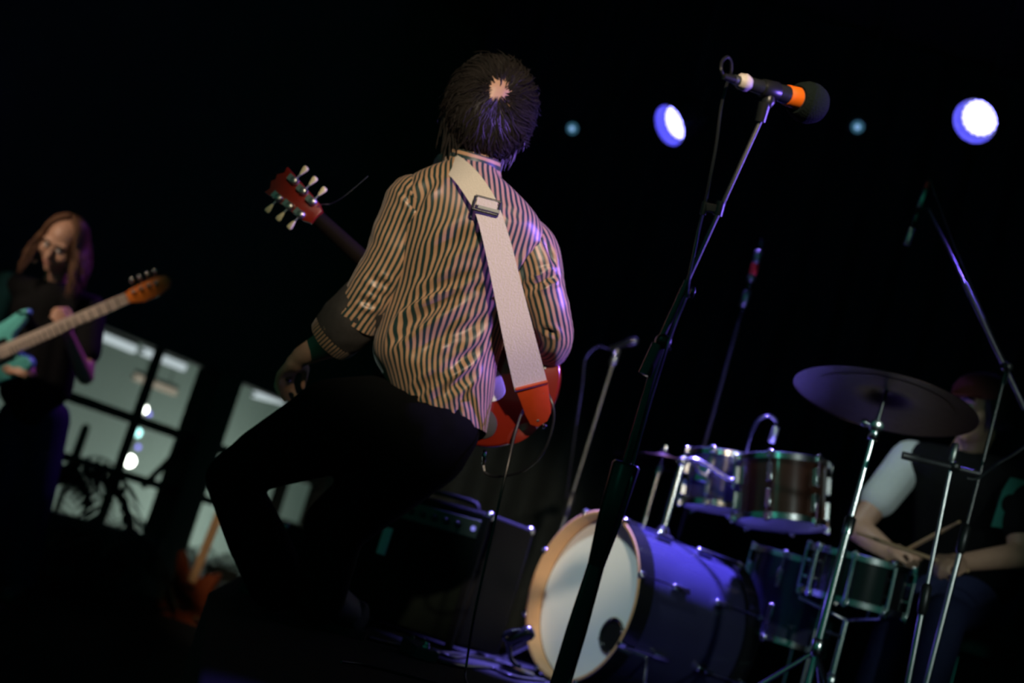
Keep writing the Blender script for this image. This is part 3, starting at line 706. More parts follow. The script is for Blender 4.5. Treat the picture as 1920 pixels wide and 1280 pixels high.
MB().tube([P(967, 730, 3.632), P(1027, 715, 3.632)], 0.0045, 8).build('stitched_fold', 'orange_leather', le)
for px, py, r in ((982, 743, .0042), (1019, 736, .0042), (1008, 786, .0065)):
    q = P(px, py, 3.645 + (py - 720) * 0.0006 - 0.008)
    MB().lathe(q + F_ * 0.006, -F_, [(0, r), (0.003, r), (0.0045, r * 0.5), (0.0045, r * 0.3)], 14).build('rivet', 'nickel', le)

# instrument lead
cb_ = thing('instrument_cable', floor_pt(866, 1300), 'thin black guitar lead looping from the red guitar down to the floor', 'cable')
MB().lathe(P(909, 843, 3.83), P(906, 872, 3.83) - P(909, 843, 3.83), [(0, .003), (.004, .006), (.028, .006), (.030, .0045), (.042, .004)], 12).build('jack_plug', 'chrome', cb_)
MB().tube(spline([P(906, 872, 3.83), P(912, 888, 3.82), P(940, 893, 3.78), P(985, 880, 3.73), P(1020, 845, 3.70), P(1038, 790, 3.69), P(1034, 752, 3.69), P(1015, 730, 3.71), P(985, 762, 3.70), P(968, 805, 3.67), P(950, 880, 3.62), P(925, 990, 3.60), P(890, 1150, 3.58), P(872, 1262, 3.57), floor_pt(868, 1290, 0.006), floor_pt(700, 1250, 0.006), floor_pt(640, 1240, 0.006)], 120), 0.0034, 7).build('cord', 'cable_black', cb_)

# ------------------------------------------------------------------ near microphone stand
D = 2.6; KM = D / FPX
def tripod(parent, foot, h, m='black_metal', L=0.30, rr=0.008, rot=0.3):
    hub = foot + Z * h
    MB().lathe(hub - Z * 0.035, Z, [(0, .016), (0.005, .021), (0.06, .021), (0.07, .016)], 14).build('leg_hub', m, parent)
    for k in range(3):
        az = rot + k * 2 * math.pi / 3; e = foot + V(math.cos(az), math.sin(az), 0) * L + Z * rr
        lg = MB().tube([hub, e], rr, 8).build('leg', m, parent)
        MB().tube([e + nrm(hub - e) * 0.03, e], rr * 1.5, 8).build('rubber_foot', 'rubber', lg)
top = P(1243, 640, D); base = V(top[0], top[1], 0.0)
lowx = P(1058, 1275, D); base = V(lowx[0] - 0.006, lowx[1], 0.0)
ms = thing('microphone_stand', base, 'black boom microphone stand beside the striped shirt player, carrying the orange banded microphone', 'stand')
ax = nrm(top - base)
def sh(px, py): # point on the shaft line at the height of a picture row
    t = np.linspace(0, 1, 2000); q = base + np.outer(t, top - base); proj = 640 - FPX * ((q - CAM) @ U_) / ((q - CAM) @ F_); return q[np.argmin(abs(proj - py))]
tripod(ms, base, 0.075, L=0.32, rot=2.2)
MB().tube([base + Z * 0.03, sh(0, 1180), sh(0, 1060)], [0.019, 0.019, 0.0155], 18).build('lower_tube', 'black_metal', ms)
MB().lathe(sh(0, 1060), ax, [(0, .0155), (0.03, .018), (0.09, .023), (0.19, .026), (0.195, .022)], 20).build('height_clutch', 'black_plastic', ms)
MB().tube([sh(0, 880), top], 0.0085, 14).build('upper_tube', 'black_gloss', ms)
b0 = P(1208, 704, D - 0.01); b1 = P(1428, 222, D); ba = nrm(b1 - b0)
bl = np.linalg.norm(b1 - b0)
bo = MB().tube([b0 + ba * 0.10, b1], 0.0042, 12).build('boom_arm', 'satin_black', ms)
MB().lathe(b0, ba, [(0, .004), (0.002, .0125), (0.062, .0125), (0.064, .006)], 18).build('counterweight', 'black_gloss', ms)
MB().tube([b0 + ba * 0.064, b0 + ba * 0.19], 0.0062, 12).build('boom_sleeve', 'black_metal', ms)
MB().lathe(top - F_ * 0.022, F_, [(0, .010), (0.004, .014), (0.040, .014), (0.046, .008)], 16).build('boom_clutch', 'black_plastic', ms)
kn = P(1299, 548, D - 0.012); MB().tube([P(1284, 560, D), kn], 0.003, 8).build('knob_stem', 'steel', ms)
MB().ball(kn, (0.005, 0.005, 0.011), 12, (R_, F_, nrm(U_ + R_ * 0.2))).build('wing_knob', 'black_gloss', ms)
kb = P(1257, 655, D - 0.02); MB().tube([top, kb], 0.0035, 8).build('tension_screw', 'chrome', ms)
cl = P(1335, 392, D); cc = P(1346, 392, D); c2 = P(1322, 388, D)
MB().tube([P(1345, 404, D), P(1352, 378, D)], 0.009, 14).build('cable_clip', 'black_plastic', ms)
MB().box((cc + c2) / 2, (cc - c2) / 2, U_ * 0.008, F_ * 0.006).build('clip_arm', 'black_plastic', ms, smooth=False, bevel=0.002)
MB().tube([P(1317, 402, D), P(1323, 378, D)], 0.006, 12).build('clip_ring', 'black_plastic', ms)
# clip holding the microphone
MB().tube([P(1425, 228, D), P(1434, 192, D - 0.005)], [0.010, 0.012], 14).build('clip_base', 'black_plastic', ms)
MB().lathe(P(1437, 200, D - 0.004) , R_ * 0.3 + U_ * 0.95, [(0, .009), (0.01, .013), (0.02, .009)], 14).build('clip_joint', 'black_plastic', ms)
ma, mbp = P(1381, 150, D - 0.05), P(1490, 183, D + 0.04); md = nrm(mbp - ma)
MB().lathe(ma + (mbp - ma) * 0.42, md, [(0, .0150), (0.003, .0165), (0.036, .0185), (0.038, .0172), (0.002, .0142)], 20).build('clip_sleeve', 'black_plastic', ms)

mc = thing('microphone', P(1440, 172, D), 'black vocal microphone with an orange band and round foam windscreen', 'microphone')
def mpt(px): return ma + md * ((px - 1381) * KM / math.hypot(np.dot(md, R_), 0) if False else (px - 1381) / (1492 - 1381) * np.linalg.norm(mbp - ma))
L_ = np.linalg.norm(mbp - ma)
MB().lathe(ma, md, [(0.022, .0100), (0.024, .0118), (L_ * 0.5, .0140), (L_ * 0.78, .0168), (L_ * 0.80, .0175), (L_ * 0.90, .0175)], 24).build('handle', 'black_metal', mc)
MB().lathe(ma, md, [(L_ * 0.845, .0183), (L_ * 0.848, .0188), (L_ * 1.03, .0208), (L_ * 1.033, .0195)], 24).build('band', 'orange_tape', mc)
MB().lathe(ma, md, [(L_ * 1.035, .0205), (L_ * 1.045, .0225), (L_ * 1.06, .0225), (L_ * 1.065, .019)], 24).build('collar_ring', 'nickel', mc)
fc = mbp + md * 0.038 + (P(1506, 190, D) - P(1506, 188, D)); rings = []
mr_ = nrm(np.cross(md, Z)); mu_ = np.cross(mr_, md)
MB().lathe(fc, md, [(-0.032, .020), (-0.034, .026), (-0.026, .0335), (-0.010, .0385), (0.006, .0385), (0.020, .034), (0.030, .025), (0.036, .013), (0.038, .003)], 36).build('windscreen', 'foam', mc)
MB().lathe(P(1376, 149, D - 0.054), md, [(0.0, .0085), (0.004, .0095), (0.030, .0100), (0.032, .008)], 16).build('plug_shell', 'nickel', mc)
rt = MB(); tp = P(1384, 151, D - 0.048)
rings = []
for i, (h, r) in enumerate([(0.0, .010), (0.006, .0145), (0.016, .0155), (0.024, .0140), (0.028, .0105)]):
    q0 = tp + md * h; rings.append([q0 + (r + 0.0022 * noise.noise(Vector((i * 1.7, j * 0.9, 2)))) * (math.cos(u) * mr_ + math.sin(u) * mu_) for j, u in enumerate(np.linspace(0, 2 * math.pi, 16, endpoint=False))])
MB().loft(rings).build('tape_wrap', 'white_tape', mc)

mcab = thing('microphone_cable', P(1366, 150, D), 'thin black cable looping out of the vocal microphone and down its stand', 'cable')
MB().lathe(P(1379, 150, D - 0.052), P(1354, 142, D - 0.072) - P(1379, 150, D - 0.052), [(0, .0078), (0.010, .0078), (0.030, .0055)], 14).build('plug', 'black_plastic', mcab)
cpts = [P(1356, 142, D - .07), P(1352, 130, D - .075), P(1354, 115, D - .065), P(1364, 107, D - .05), P(1371, 118, D - .04), P(1370, 138, D - .03), P(1362, 160, D - .024), P(1352, 200, D - .016), P(1343, 270, D - .01), P(1332, 330, D - .006), P(1320, 390, D), P(1310, 430, D), P(1300, 480, D - .008), P(1292, 520, D - .012), P(1286, 556, D - .012), P(1268, 602, D - .012), P(1250, 652, D - .028), P(1232, 710, D - .015), P(1214, 770, D - .012), P(1186, 872, D - .012), P(1184, 900, D - .03), P(1160, 985, D - .032), P(1122, 1075, D - .024), P(1092, 1180, D - .022), P(1072, 1262, D - .024)]
MB().tube(spline(cpts + [V(base[0] + 0.05, base[1] - 0.05, 0.006), V(base[0] + 0.5, base[1] - 0.1, 0.005)], 150), 0.0030, 7).build('cord', 'cable_black', mcab)

# ------------------------------------------------------------------ bass player by the window
D = 6.5; KB = D / FPX
bp = thing('person', V(*P(55, 1000, 6.55)[:2], HZ), 'long haired bass player in dark clothes looking down at a pale bass', 'person')
bh = P(118, 458, 6.42); bf = nrm(V(-0.16, -0.84, -0.58)); bu = nrm(V(0.12, -0.55, 0.82))
fl = P(128, 628, 6.14); el = P(160, 705, 6.32); shl = P(172, 578, 6.46)
shr = P(14, 535, 6.50); er = P(-30, 660, 6.42); wrr = P(10, 690, 6.20)
bpr = head_prims(bh, bf, bu, 1.05) + [('c', P(100, 540, 6.52), bh - bu * 0.06, 0.055, 0.05), ('c', shr, shl, 0.05, 0.05), ('c', P(95, 580, 6.52), P(62, 760, 6.56), 0.09, 0.09),
       ('c', shl, el, 0.046, 0.036), ('c', el, fl, 0.040, 0.026), ('c', shr, er, 0.046, 0.038), ('c', er, wrr, 0.038, 0.026)]
bpr += hand_prims(fl, P(116, 606, 6.10) - fl + U_ * 0.02, nrm(V(-0.6, 0.6, 0.1)), 0.75, 0.95, 1) + hand_prims(wrr, P(40, 690, 6.16) - wrr, nrm(V(0, 0.8, -0.4)), 0.6, 0.95, -1)
for s, k in ((-1, 35), (1, 90)):
    bpr += [('c', P(k, 775, 6.56), P(k - 22, 930, 6.50), 0.065, 0.045), ('c', P(k - 22, 930, 6.50), V(*P(k - 50, 1085, 6.56)[:2], HZ + 0.08), 0.045, 0.035)]
blob('body', bpr, 'skin', bp, 0.008, 4)
face_parts(bh, bf, bu, bp, 1.05)
blob('shirt', [('c', shr, shl, 0.065, 0.065), ('c', P(98, 570, 6.50), P(70, 730, 6.54), 0.118, 0.112), ('c', P(60, 580, 6.50), P(40, 730, 6.54), 0.10, 0.10), ('c', P(128, 585, 6.50), P(100, 725, 6.54), 0.09, 0.09),
                ('c', P(70, 730, 6.54), P(64, 775, 6.55), 0.115, 0.118), ('c', shl, shl * 0.35 + el * 0.65, 0.066, 0.062)], 'black_cotton', bp, 0.010, 6)
blob('sleeve', [('c', shr, er, 0.070, 0.060), ('c', er, er * .4 + wrr * .6, 0.056, 0.046)], 'teal_cotton', bp, 0.010, 6)
tl = [('c', P(62, 765, 6.56), P(60, 790, 6.56), 0.12, 0.12)]
for k in (35, 92):
    tl += [('c', P(k, 785, 6.56), P(k - 22, 930, 6.50), 0.098, 0.078), ('c', P(k - 22, 930, 6.50), V(*P(k - 50, 1085, 6.56)[:2], HZ + 0.10), 0.076, 0.070)]
blob('trousers', tl, 'blue_denim', bp, 0.012, 6)
for k in (35, 92):
    f0 = V(*P(k - 50, 1085, 6.58)[:2], HZ); so = shoe(f0 + V(0, 0.04, 0), f0 + V(0.02 if k > 40 else -0.06, -0.20, 0), f0 + Z * 0.16, bp)
# long hair: locks from the parting, over the skull, then hanging
br = nrm(np.cross(bf, bu)); bu2 = np.cross(br, bf); mb = MB()
def bhair(lx, ly, lz, rad=1.0): return bh + bu2 * 0.025 - bf * 0.010 + rad * (lx * 0.092 * br + ly * 0.105 * bf + lz * 0.105 * bu2)
for i in range(620):
    az = rng.uniform(0, 2 * math.pi); dx, dy = math.cos(az), math.sin(az)
    if dy > 0.45 and abs(dx) < 0.82: continue
    rad = rng.uniform(1.0, 1.12); pts = []
    for th in (0.12, 0.55, 1.0, 1.45):
        pts.append(bhair(math.sin(th) * dx, math.sin(th) * dy, math.cos(th), rad))
    L = rng.uniform(0.10, 0.22); p = pts[-1]; out = br * dx * 0.05 + bf * min(dy, 0.2) * 0.03
    for f in (0.35, 0.7, 1.0): pts.append(p - Z * L * f + out * f + V(rng.uniform(-.012, .012), rng.uniform(-.012, .012), 0))
    thk = rng.uniform(0.003, 0.007)
    mb.tube(spline(pts, 11), np.concatenate([np.full(8, thk), [thk * .8, thk * .5, thk * .12]]), 4)
mb.ball(bh + bu2 * 0.022 - bf * 0.022, (0.090, 0.096, 0.102), 20, (br, bf, bu2))
mb.build('hair', 'hair_brown', bp)

bg_ = thing('bass_guitar', P(30, 660, 6.2), 'pale teal bass guitar with an orange headstock held by the long haired player', 'guitar')
q0 = P(-70, 707, 6.16); q1 = P(240, 558, 5.95); BA = nrm(q1 - q0); BN = nrm(-F_ - BA * np.dot(-F_, BA)); BB = np.cross(BN, BA)
if BB[2] < 0: BB = -BB
bc = P(-15, 668, 6.185) - BN * 0.02
bol = spline([(-0.24, 0.0), (-0.22, 0.12), (-0.10, 0.165), (0.02, 0.125), (0.10, 0.115), (0.22, 0.125), (0.245, 0.105), (0.20, 0.075), (0.13, 0.045), (0.12, -0.03), (0.16, -0.075), (0.15, -0.115), (0.06, -0.125), (-0.04, -0.12), (-0.14, -0.175), (-0.22, -0.12), (-0.24, 0.0)], 70)[:-1]
bb = MB().slab([tuple(v) for v in bol], bc, BA, BB, BN, 0.045, 0.008).build('guitar_body', 'teal_lacquer', bg_)
MB().box(bc + BN * 0.026 + BA * 0.0, BA * 0.10, BB * 0.05, BN * 0.003).build('pickguard', 'black_plastic', bb, smooth=False, bevel=0.002)
for k in range(2): MB().box(bc + BN * 0.032 - BA * (0.05 - 0.08 * k), BA * 0.012, BB * 0.035, BN * 0.006).build('pickup', 'nickel', bb, smooth=False, bevel=0.002)
MB().box(bc + BN * 0.030 - BA * 0.16, BA * 0.022, BB * 0.04, BN * 0.008).build('bridge', 'chrome', bb, smooth=False, bevel=0.002)
for k in range(3): MB().lathe(bc + BN * 0.022 - BA * (0.06 + 0.045 * k) - BB * (0.10 - 0.01 * k), BN, [(0, .010), (.014, .009), (.016, .006)], 12).build('knob', 'chrome', bb)
n0 = bc + BN * 0.024 + BA * 0.02; sec = []
for p, wd in ((n0, 0.030), (q1, 0.022)): sec.append([p + BB * wd * a + BN * b for a, b in ((-1, -.020), (-.5, -.028), (.5, -.028), (1, -.020), (1, 0.004), (-1, 0.004))])
nk = MB().loft(sec).build('neck', 'pale_maple', bg_)
nl = np.linalg.norm(q1 - n0)
for k in range(20):
    f = 1 - 2 ** (-k / 12); p = q1 - BA * nl * f * 1.25
    if f * 1.25 < 1: MB().box(p + BN * 0.0045, BA * 0.002, BB * (0.022 + 0.008 * f), BN * 0.001).build('fret', 'chrome', nk, smooth=False)
for k in range(4):
    o = (k - 1.5) / 1.5
    MB().tube([bc - BA * 0.16 + BB * 0.028 * o + BN * 0.040, q1 + BB * 0.016 * o + BN * 0.008], 0.0013, 5).build('string', 'nickel', nk)
hA = nrm(P(330, 524, 5.88) - q1); hcb = q1 + hA * 0.10
bho = [(-0.10, -0.022), (-0.07, -0.030), (-0.03, -0.042), (0.05, -0.036), (0.10, -0.020), (0.115, 0.005), (0.10, 0.032), (0.06, 0.040), (0.0, 0.036), (-0.07, 0.030), (-0.10, 0.022)]
hB = nrm(BB - hA * np.dot(BB, hA)); hN = nrm(np.cross(hA, hB)); hN = hN if np.dot(hN, -F_) > 0 else -hN
bhd = MB().slab(bho, hcb, hA, hB, hN, 0.016, 0.003).build('headstock', 'orange_wood', bg_)
for k in range(4):
    c = hcb + hA * (-0.06 + 0.038 * k) + hB * 0.014
    to = MB().lathe(c + hN * 0.008, hN, [(0, .010), (.004, .010), (.005, .007), (.016, .006), (.018, .004)], 12).build('tuner', 'chrome', bg_)
    MB().tube([c - hN * 0.004 + hB * 0.01, c - hN * 0.004 + hB * 0.042], 0.003, 6).build('tuner_shaft', 'chrome', to)
    MB().ball(c - hN * 0.004 + hB * 0.050, (0.012, 0.012, 0.005), 12, (hA, hB, hN)).build('tuner_button', 'chrome', to)
bs = thing('guitar_strap', P(60, 560, 6.38), 'dark strap of the long haired bass player', 'strap')
rws = resample([np.concatenate([p, [0.028]]) for p in (P(150, 540, 6.60), P(150, 540, 6.40), P(110, 590, 6.33), P(70, 620, 6.30), bc + BA * 0.23 + BB * 0.11 + BN * 0.03)], 20)
ribbon(rws, 0.003, 'webbing', 'black_cotton', bs, None)

# ------------------------------------------------------------------ red guitar on a floor stand by the window
D = 8.0; gcn = P(352, 1118, D); top_ = P(412, 968, D - 0.03)
rgA = nrm(top_ - gcn); rgN = nrm(-F_ - rgA * np.dot(-F_, rgA) - X * 0.25); rgN = nrm(rgN - rgA * np.dot(rgN, rgA)); rgB = np.cross(rgN, rgA)
rg = thing('electric_guitar', V(gcn[0], gcn[1], HZ), 'brownish red double horned guitar parked on a floor stand near the window', 'guitar')
rol = spline([(-0.23, 0.0), (-0.20, 0.13), (-0.10, 0.165), (0.02, 0.115), (0.10, 0.12), (0.20, 0.145), (0.225, 0.12), (0.17, 0.07), (0.13, 0.03), (0.13, -0.03), (0.17, -0.07), (0.20, -0.125), (0.16, -0.135), (0.02, -0.115), (-0.10, -0.165), (-0.20, -0.13), (-0.23, 0.0)], 70)[:-1]
r1 = MB().slab([tuple(v) for v in rol], gcn, rgA, rgB, rgN, 0.045, 0.008).build('guitar_body', 'brown_red_lacquer', rg)
nkr = MB().box(gcn + rgA * 0.36 + rgN * 0.02, rgA * 0.27, rgB * 0.024, rgN * 0.014).build('neck', 'maple', rg, bevel=0.006)
MB().slab([(-0.09, -0.022), (0.02, -0.035), (0.10, -0.03), (0.10, 0.035), (-0.05, 0.04), (-0.09, 0.022)], gcn + rgA * 0.71 + rgN * 0.015, rgA, rgB, rgN, 0.015, 0.002).build('headstock', 'maple', rg)
for k in range(3): MB().box(gcn + rgN * 0.026 + rgA * (-0.06 + 0.06 * k), rgA * 0.010, rgB * 0.035, rgN * 0.006).build('pickup', 'black_plastic', r1, smooth=False, bevel=0.002)
for k in range(2): MB().lathe(gcn + rgN * 0.022 - rgA * (0.08 + 0.05 * k) - rgB * 0.10, rgN, [(0, .011), (.014, .009), (.016, .005)], 12).build('knob', 'gold', r1)
for s in (-1, 1): MB().lathe(gcn + rgA * 0.19 + rgB * 0.12 * s + rgN * 0.02, rgN, [(0, .008), (.010, .006), (.014, .008)], 10).build('strap_button', 'chrome', r1)
gs = thing('guitar_stand', V(gcn[0], gcn[1], HZ), 'black folding floor stand under the brownish red guitar', 'stand')
ft = V(gcn[0], gcn[1], HZ); bk = gcn - rgN * 0.04 - rgA * 0.20
for s in (-1, 1):
    e = ft + rgB * 0.2 * s - V(0, 0.12, 0); e[2] = HZ + 0.012
    lg = MB().tube([bk + Z * 0.10, e], 0.010, 8).build('leg', 'black_metal', gs)
    MB().tube([bk + rgB * 0.07 * s, bk + rgB * 0.07 * s - rgA * 0.045, bk + rgB * 0.07 * s - rgA * 0.045 + rgN * 0.09, bk + rgB * 0.07 * s - rgA * 0.01 + rgN * 0.10], 0.010, 8).build('cradle_arm', 'rubber', gs)
MB().tube([bk - rgB * 0.08, bk + rgB * 0.08], 0.009, 8).build('cross_bar', 'black_metal', gs)
e = ft + V(0.0, 0.22, 0); e[2] = HZ + 0.012; MB().tube([bk + Z * 0.10, e], 0.010, 8).build('leg', 'black_metal', gs)
MB().tube([bk + Z * 0.10, bk], 0.010, 8).build('spine', 'black_metal', gs)

# ------------------------------------------------------------------ amplifiers
def amp(corner_top, fn, wdt, dep, z0, label, panel=True, badge=True):
    fn = nrm(fn); t = nrm(np.cross(Z, fn)); t = t if t[0] < 0 else -t      # runs left along the front
    sd = -fn; h = corner_top[2] - z0; bc_ = corner_top + t * wdt / 2 + sd * dep / 2; bc_ = V(bc_[0], bc_[1], z0)
    am = thing('guitar_amplifier', bc_, label, 'amplifier')
    cb = MB()
    c = bc_ + Z * (h / 2 + 0.01)
    MB().box(c + sd * 0.012, t * wdt / 2, sd * (dep / 2 - 0.012), Z * (h / 2 - 0.01)).build('cabinet', 'amp_tolex', am, bevel=0.012)
    fr0 = bc_ + fn * (dep / 2)
    gh = h * (0.76 if panel else 0.90)
    MB().box(fr0 + Z * (0.03 + gh / 2) - fn * 0.002, t * (wdt / 2 - 0.03), fn * 0.004, Z * gh / 2).build('grille_cloth', 'amp_grille', am, smooth=False)
    for s in (-1, 1): MB().box(fr0 + t * s * (wdt / 2 - 0.013) + Z * (h / 2) - fn * 0.002, t * 0.013, fn * 0.010, Z * (h / 2 - 0.012)).build('front_trim', 'amp_tolex', am, bevel=0.003)
    if panel:
        pc = fr0 + Z * (h - 0.065)
        pn = MB().box(pc - fn * 0.001 , t * (wdt / 2 - 0.03), fn * 0.006, Z * 0.032).build('control_panel', 'amp_panel', am, bevel=0.003)
        for k in range(8): MB().lathe(pc + fn * 0.004 + t * (0.20 - 0.052 * k), fn, [(0, .012), (.010, .011), (.016, .009), (.017, .004)], 12).build('knob', 'black_plastic', pn)
        MB().lathe(pc + fn * 0.004 - t * 0.23, fn, [(0, .009), (.006, .008), (.009, .004)], 12).build('jewel_lamp', 'lens_glow', pn)
    if badge: MB().box(fr0 + t * (wdt / 2 - 0.16) + Z * (h * 0.60) + fn * 0.004, t * 0.020, fn * 0.003, Z * 0.048).build('name_plate', 'white_plastic', am, bevel=0.003)
    th = bc_ + Z * (h + 0.004)
    MB().tube(spline([th - t * 0.12, th - t * 0.10 + Z * 0.022, th + Z * 0.026, th + t * 0.10 + Z * 0.022, th + t * 0.12], 14), 0.009, 8).build('handle', 'rubber', am)
    for s in (-1, 1):
        for u in (-1, 1):
            q = bc_ + t * s * (wdt / 2 - 0.012) + fn * u * (dep / 2 - 0.014)
            MB().ball(q + Z * (h - 0.010), 0.017, 10).build('corner_cap', 'steel', am)
            MB().lathe(q - t * s * 0.03 - fn * u * 0.03, Z, [(0, .016), (.015, .018)], 10).build('foot', 'rubber', am)
    return am
amp(P(922, 962, 4.72), V(-0.60, -0.80, 0), 0.56, 0.28, 0.0, 'black combo amplifier with a grey knob panel, next to the bass drum')
amp(P(705, 1035, 5.35), V(-0.30, -0.95, 0), 0.40, 0.30, 0.0, 'low black speaker cabinet behind the bent knee', panel=False, badge=False)

# ------------------------------------------------------------------ drum kit
def drum(name, c, ax, r, dep, label, shell, hoopm, headm, lugs=8, port=False, hoop_d=0.0, group=None, lugm='chrome', hoop_p=0.02, tube_lug=False):
    ax = nrm(ax); f0 = c + ax * dep / 2; b0 = c - ax * dep / 2
    t = thing(name, c - ax * 0, label, 'drum', group)
    ra = nrm(np.cross(ax, Z if abs(ax[2]) < 0.9 else X)); rb = np.cross(ax, ra)
    MB().lathe(b0, ax, [(0, r * 0.97), (0.004, r), (dep - 0.004, r), (dep, r * 0.97)], 64).build('shell', shell, t, angle=30)
    for p, d in ((f0, ax), (b0, -ax)):
        MB().lathe(p - d * (hoop_d - hoop_p), d, [(0, r * 1.0), (0, r + 0.014), (hoop_d, r + 0.014), (hoop_d + 0.002, r + 0.010), (hoop_d, r + 0.001), (hoop_d - hoop_p * 0.9, r + 0.002)], 64, caps=(False, False)).build('hoop', hoopm if not port else 'black_gloss', t, angle=30)
        if port: MB().lathe(p, d, [(0.004, r - 0.001), (hoop_p + 0.004, r + 0.001), (hoop_p + 0.005, r + 0.009), (hoop_p + 0.003, r + 0.012)], 64, caps=(False, False)).build('hoop_lining', hoopm, t, angle=30)
        hd_ = MB().lathe(p + d * 0.001, d, [(0, r * 0.99), (0.003, r * 0.985), (0.004, r * 0.93)], 64).build('drum_head', headm, t, angle=60)
        if port and d is ax:
            pc = f0 + d * 0.006 + ra * PORT[0] + rb * PORT[1]
            MB().lathe(pc - d * 0.001, d, [(0, 0.058), (0.003, 0.058), (0.003, 0.0)][:2] + [(0.004, 0.050), (0.001, 0.049)], 32).build('port', 'black_gloss', hd_)
            MB().lathe(pc, d, [(0, 0.056), (0.006, 0.060), (0.009, 0.056), (0.006, 0.050), (0, 0.050)], 40, caps=(False, False)).build('port_ring', 'black_gloss', hd_)
            for k in range(4):
                a_ = 0.4 + k * math.pi / 2; MB().lathe(pc + d * 0.006 + (math.cos(a_) * ra + math.sin(a_) * rb) * 0.056, d, [(0, .005), (.004, .004), (.005, .002)], 8).build('screw', 'chrome', hd_)
    for k in range(lugs):
        a_ = 2 * math.pi * (k + 0.5) / lugs; o = math.cos(a_) * ra + math.sin(a_) * rb; tg = np.cross(ax, o)
        if tube_lug:
            lg = MB().tube([b0 + o * (r + 0.020), f0 + o * (r + 0.020)], 0.0075, 10)
            for f in (0.3, 0.7): lg.tube([b0 + ax * dep * f + o * r, b0 + ax * dep * f + o * (r + 0.02)], 0.006, 8)
            lg = lg.build('lug', lugm, t)
        else:
            for s in (-1, 1): MB().box(c + ax * s * dep * 0.22 + o * (r + 0.010), ax * min(0.035, dep * 0.16), tg * 0.010, o * 0.010).build('lug', lugm, t, bevel=0.003)
        for p, d in ((f0, ax), (b0, -ax)):
            rd = MB().tube([p - d * dep * 0.28 + o * (r + 0.020), p + d * (hoop_p + 0.012) + o * (r + 0.020)], 0.0032, 6).build('tension_rod', 'chrome', t)
            cw = MB().box(p + d * (hoop_p - 0.004) + o * (r + 0.014), o * 0.010, tg * 0.010, d * 0.012).build('claw', 'chrome', rd, bevel=0.003)
    return t
PORT = (0.0, 0.0)
bdc = P(1110, 1118, 4.80); bax = nrm(V(-0.85, -0.52, 0.02))
bra = nrm(np.cross(bax, Z)); brb = np.cross(bax, bra)
def on_plane(px, py, o, n):
    ray = F_ + (px - 960) / FPX * R_ + (640 - py) / FPX * U_
    return CAM + ray * np.dot(o - CAM, n) / np.dot(ray, n)
pq = on_plane(1147, 1187, bdc, bax) - bdc; PORT = (np.dot(pq, bra), np.dot(pq, brb))
BR = 0.283
bdc[2] = BR + 0.016
bd = drum('bass_drum', bdc - bax * 0.23, bax, BR, 0.44, 'large bass drum with a white front head, wooden hoop and round port', 'drum_shell', 'hoop_maple', 'drum_head', 8, True, 0.060, hoop_p=0.056)
for s in (-1, 1):
    p = bdc - bax * 0.10 + bra * s * BR * 0.86 - brb * (-BR * 0.45 if brb[2] < 0 else BR * 0.45); e = p + bra * s * 0.16 + bax * 0.10; e[2] = 0.008
    MB().tube([p, e], 0.008, 8).build('spur', 'chrome', bd)

def stand_legs(parent, foot, h, L, m='chrome', rot=0.0):
    MB().lathe(foot + Z * h, Z, [(-0.02, .014), (-0.015, .018), (0.03, .018), (0.035, .014)], 14).build('leg_collar', m, parent)
    for k in range(3):
        az = rot + k * 2 * math.pi / 3; e = foot + V(math.cos(az), math.sin(az), 0) * L + Z * 0.012
        lg = MB().tube([foot + Z * h, e], 0.007, 8).build('leg', m, parent)
        MB().ball(e, 0.013, 10).build('rubber_foot', 'rubber', lg)
        MB().tube([foot + Z * 0.06, e * 0.5 + (foot + Z * h) * 0.5], 0.004, 6).build('brace', m, parent)

up = nrm(V(-0.15, -0.12, 1))
tomA = drum('rack_tom', P(1466, 925, 4.92), nrm(V(-0.18, 0.10, 1)), 0.150, 0.20, 'reddish rack tom with chrome hoops above the bass drum', 'tom_shell', 'chrome', 'drum_head', 6, hoop_d=0.02, hoop_p=0.012)
tomB = drum('rack_tom', P(1352, 905, 5.22), nrm(V(-0.12, 0.05, 1)), 0.125, 0.18, 'smaller dark rack tom behind the reddish one', 'drum_shell', 'chrome', 'drum_head', 6, hoop_d=0.02, hoop_p=0.012)
snare = drum('snare_drum', P(1606, 1088, 4.86), nrm(V(-0.04, -0.06, 1)), 0.165, 0.145, 'chrome snare drum with tube lugs under the hand holding a stick', 'black_gloss', 'chrome', 'drum_head', 8, hoop_d=0.02, hoop_p=0.012, tube_lug=True)
ftom = drum('floor_tom', P(1478, 1125, 5.35), nrm(V(0, -0.03, 1)), 0.165, 0.30, 'dark floor tom standing behind the bass drum', 'drum_shell', 'chrome', 'drum_head', 6, hoop_d=0.02, hoop_p=0.012)
fc_ = P(1478, 1125, 5.35)
for k in range(3):
    o = V(math.cos(1 + k * 2.094), math.sin(1 + k * 2.094), 0); q = fc_ + o * 0.185
    MB().tube([q + Z * 0.06, V(q[0], q[1], 0.008)], 0.006, 8).build('leg', 'chrome', ftom)
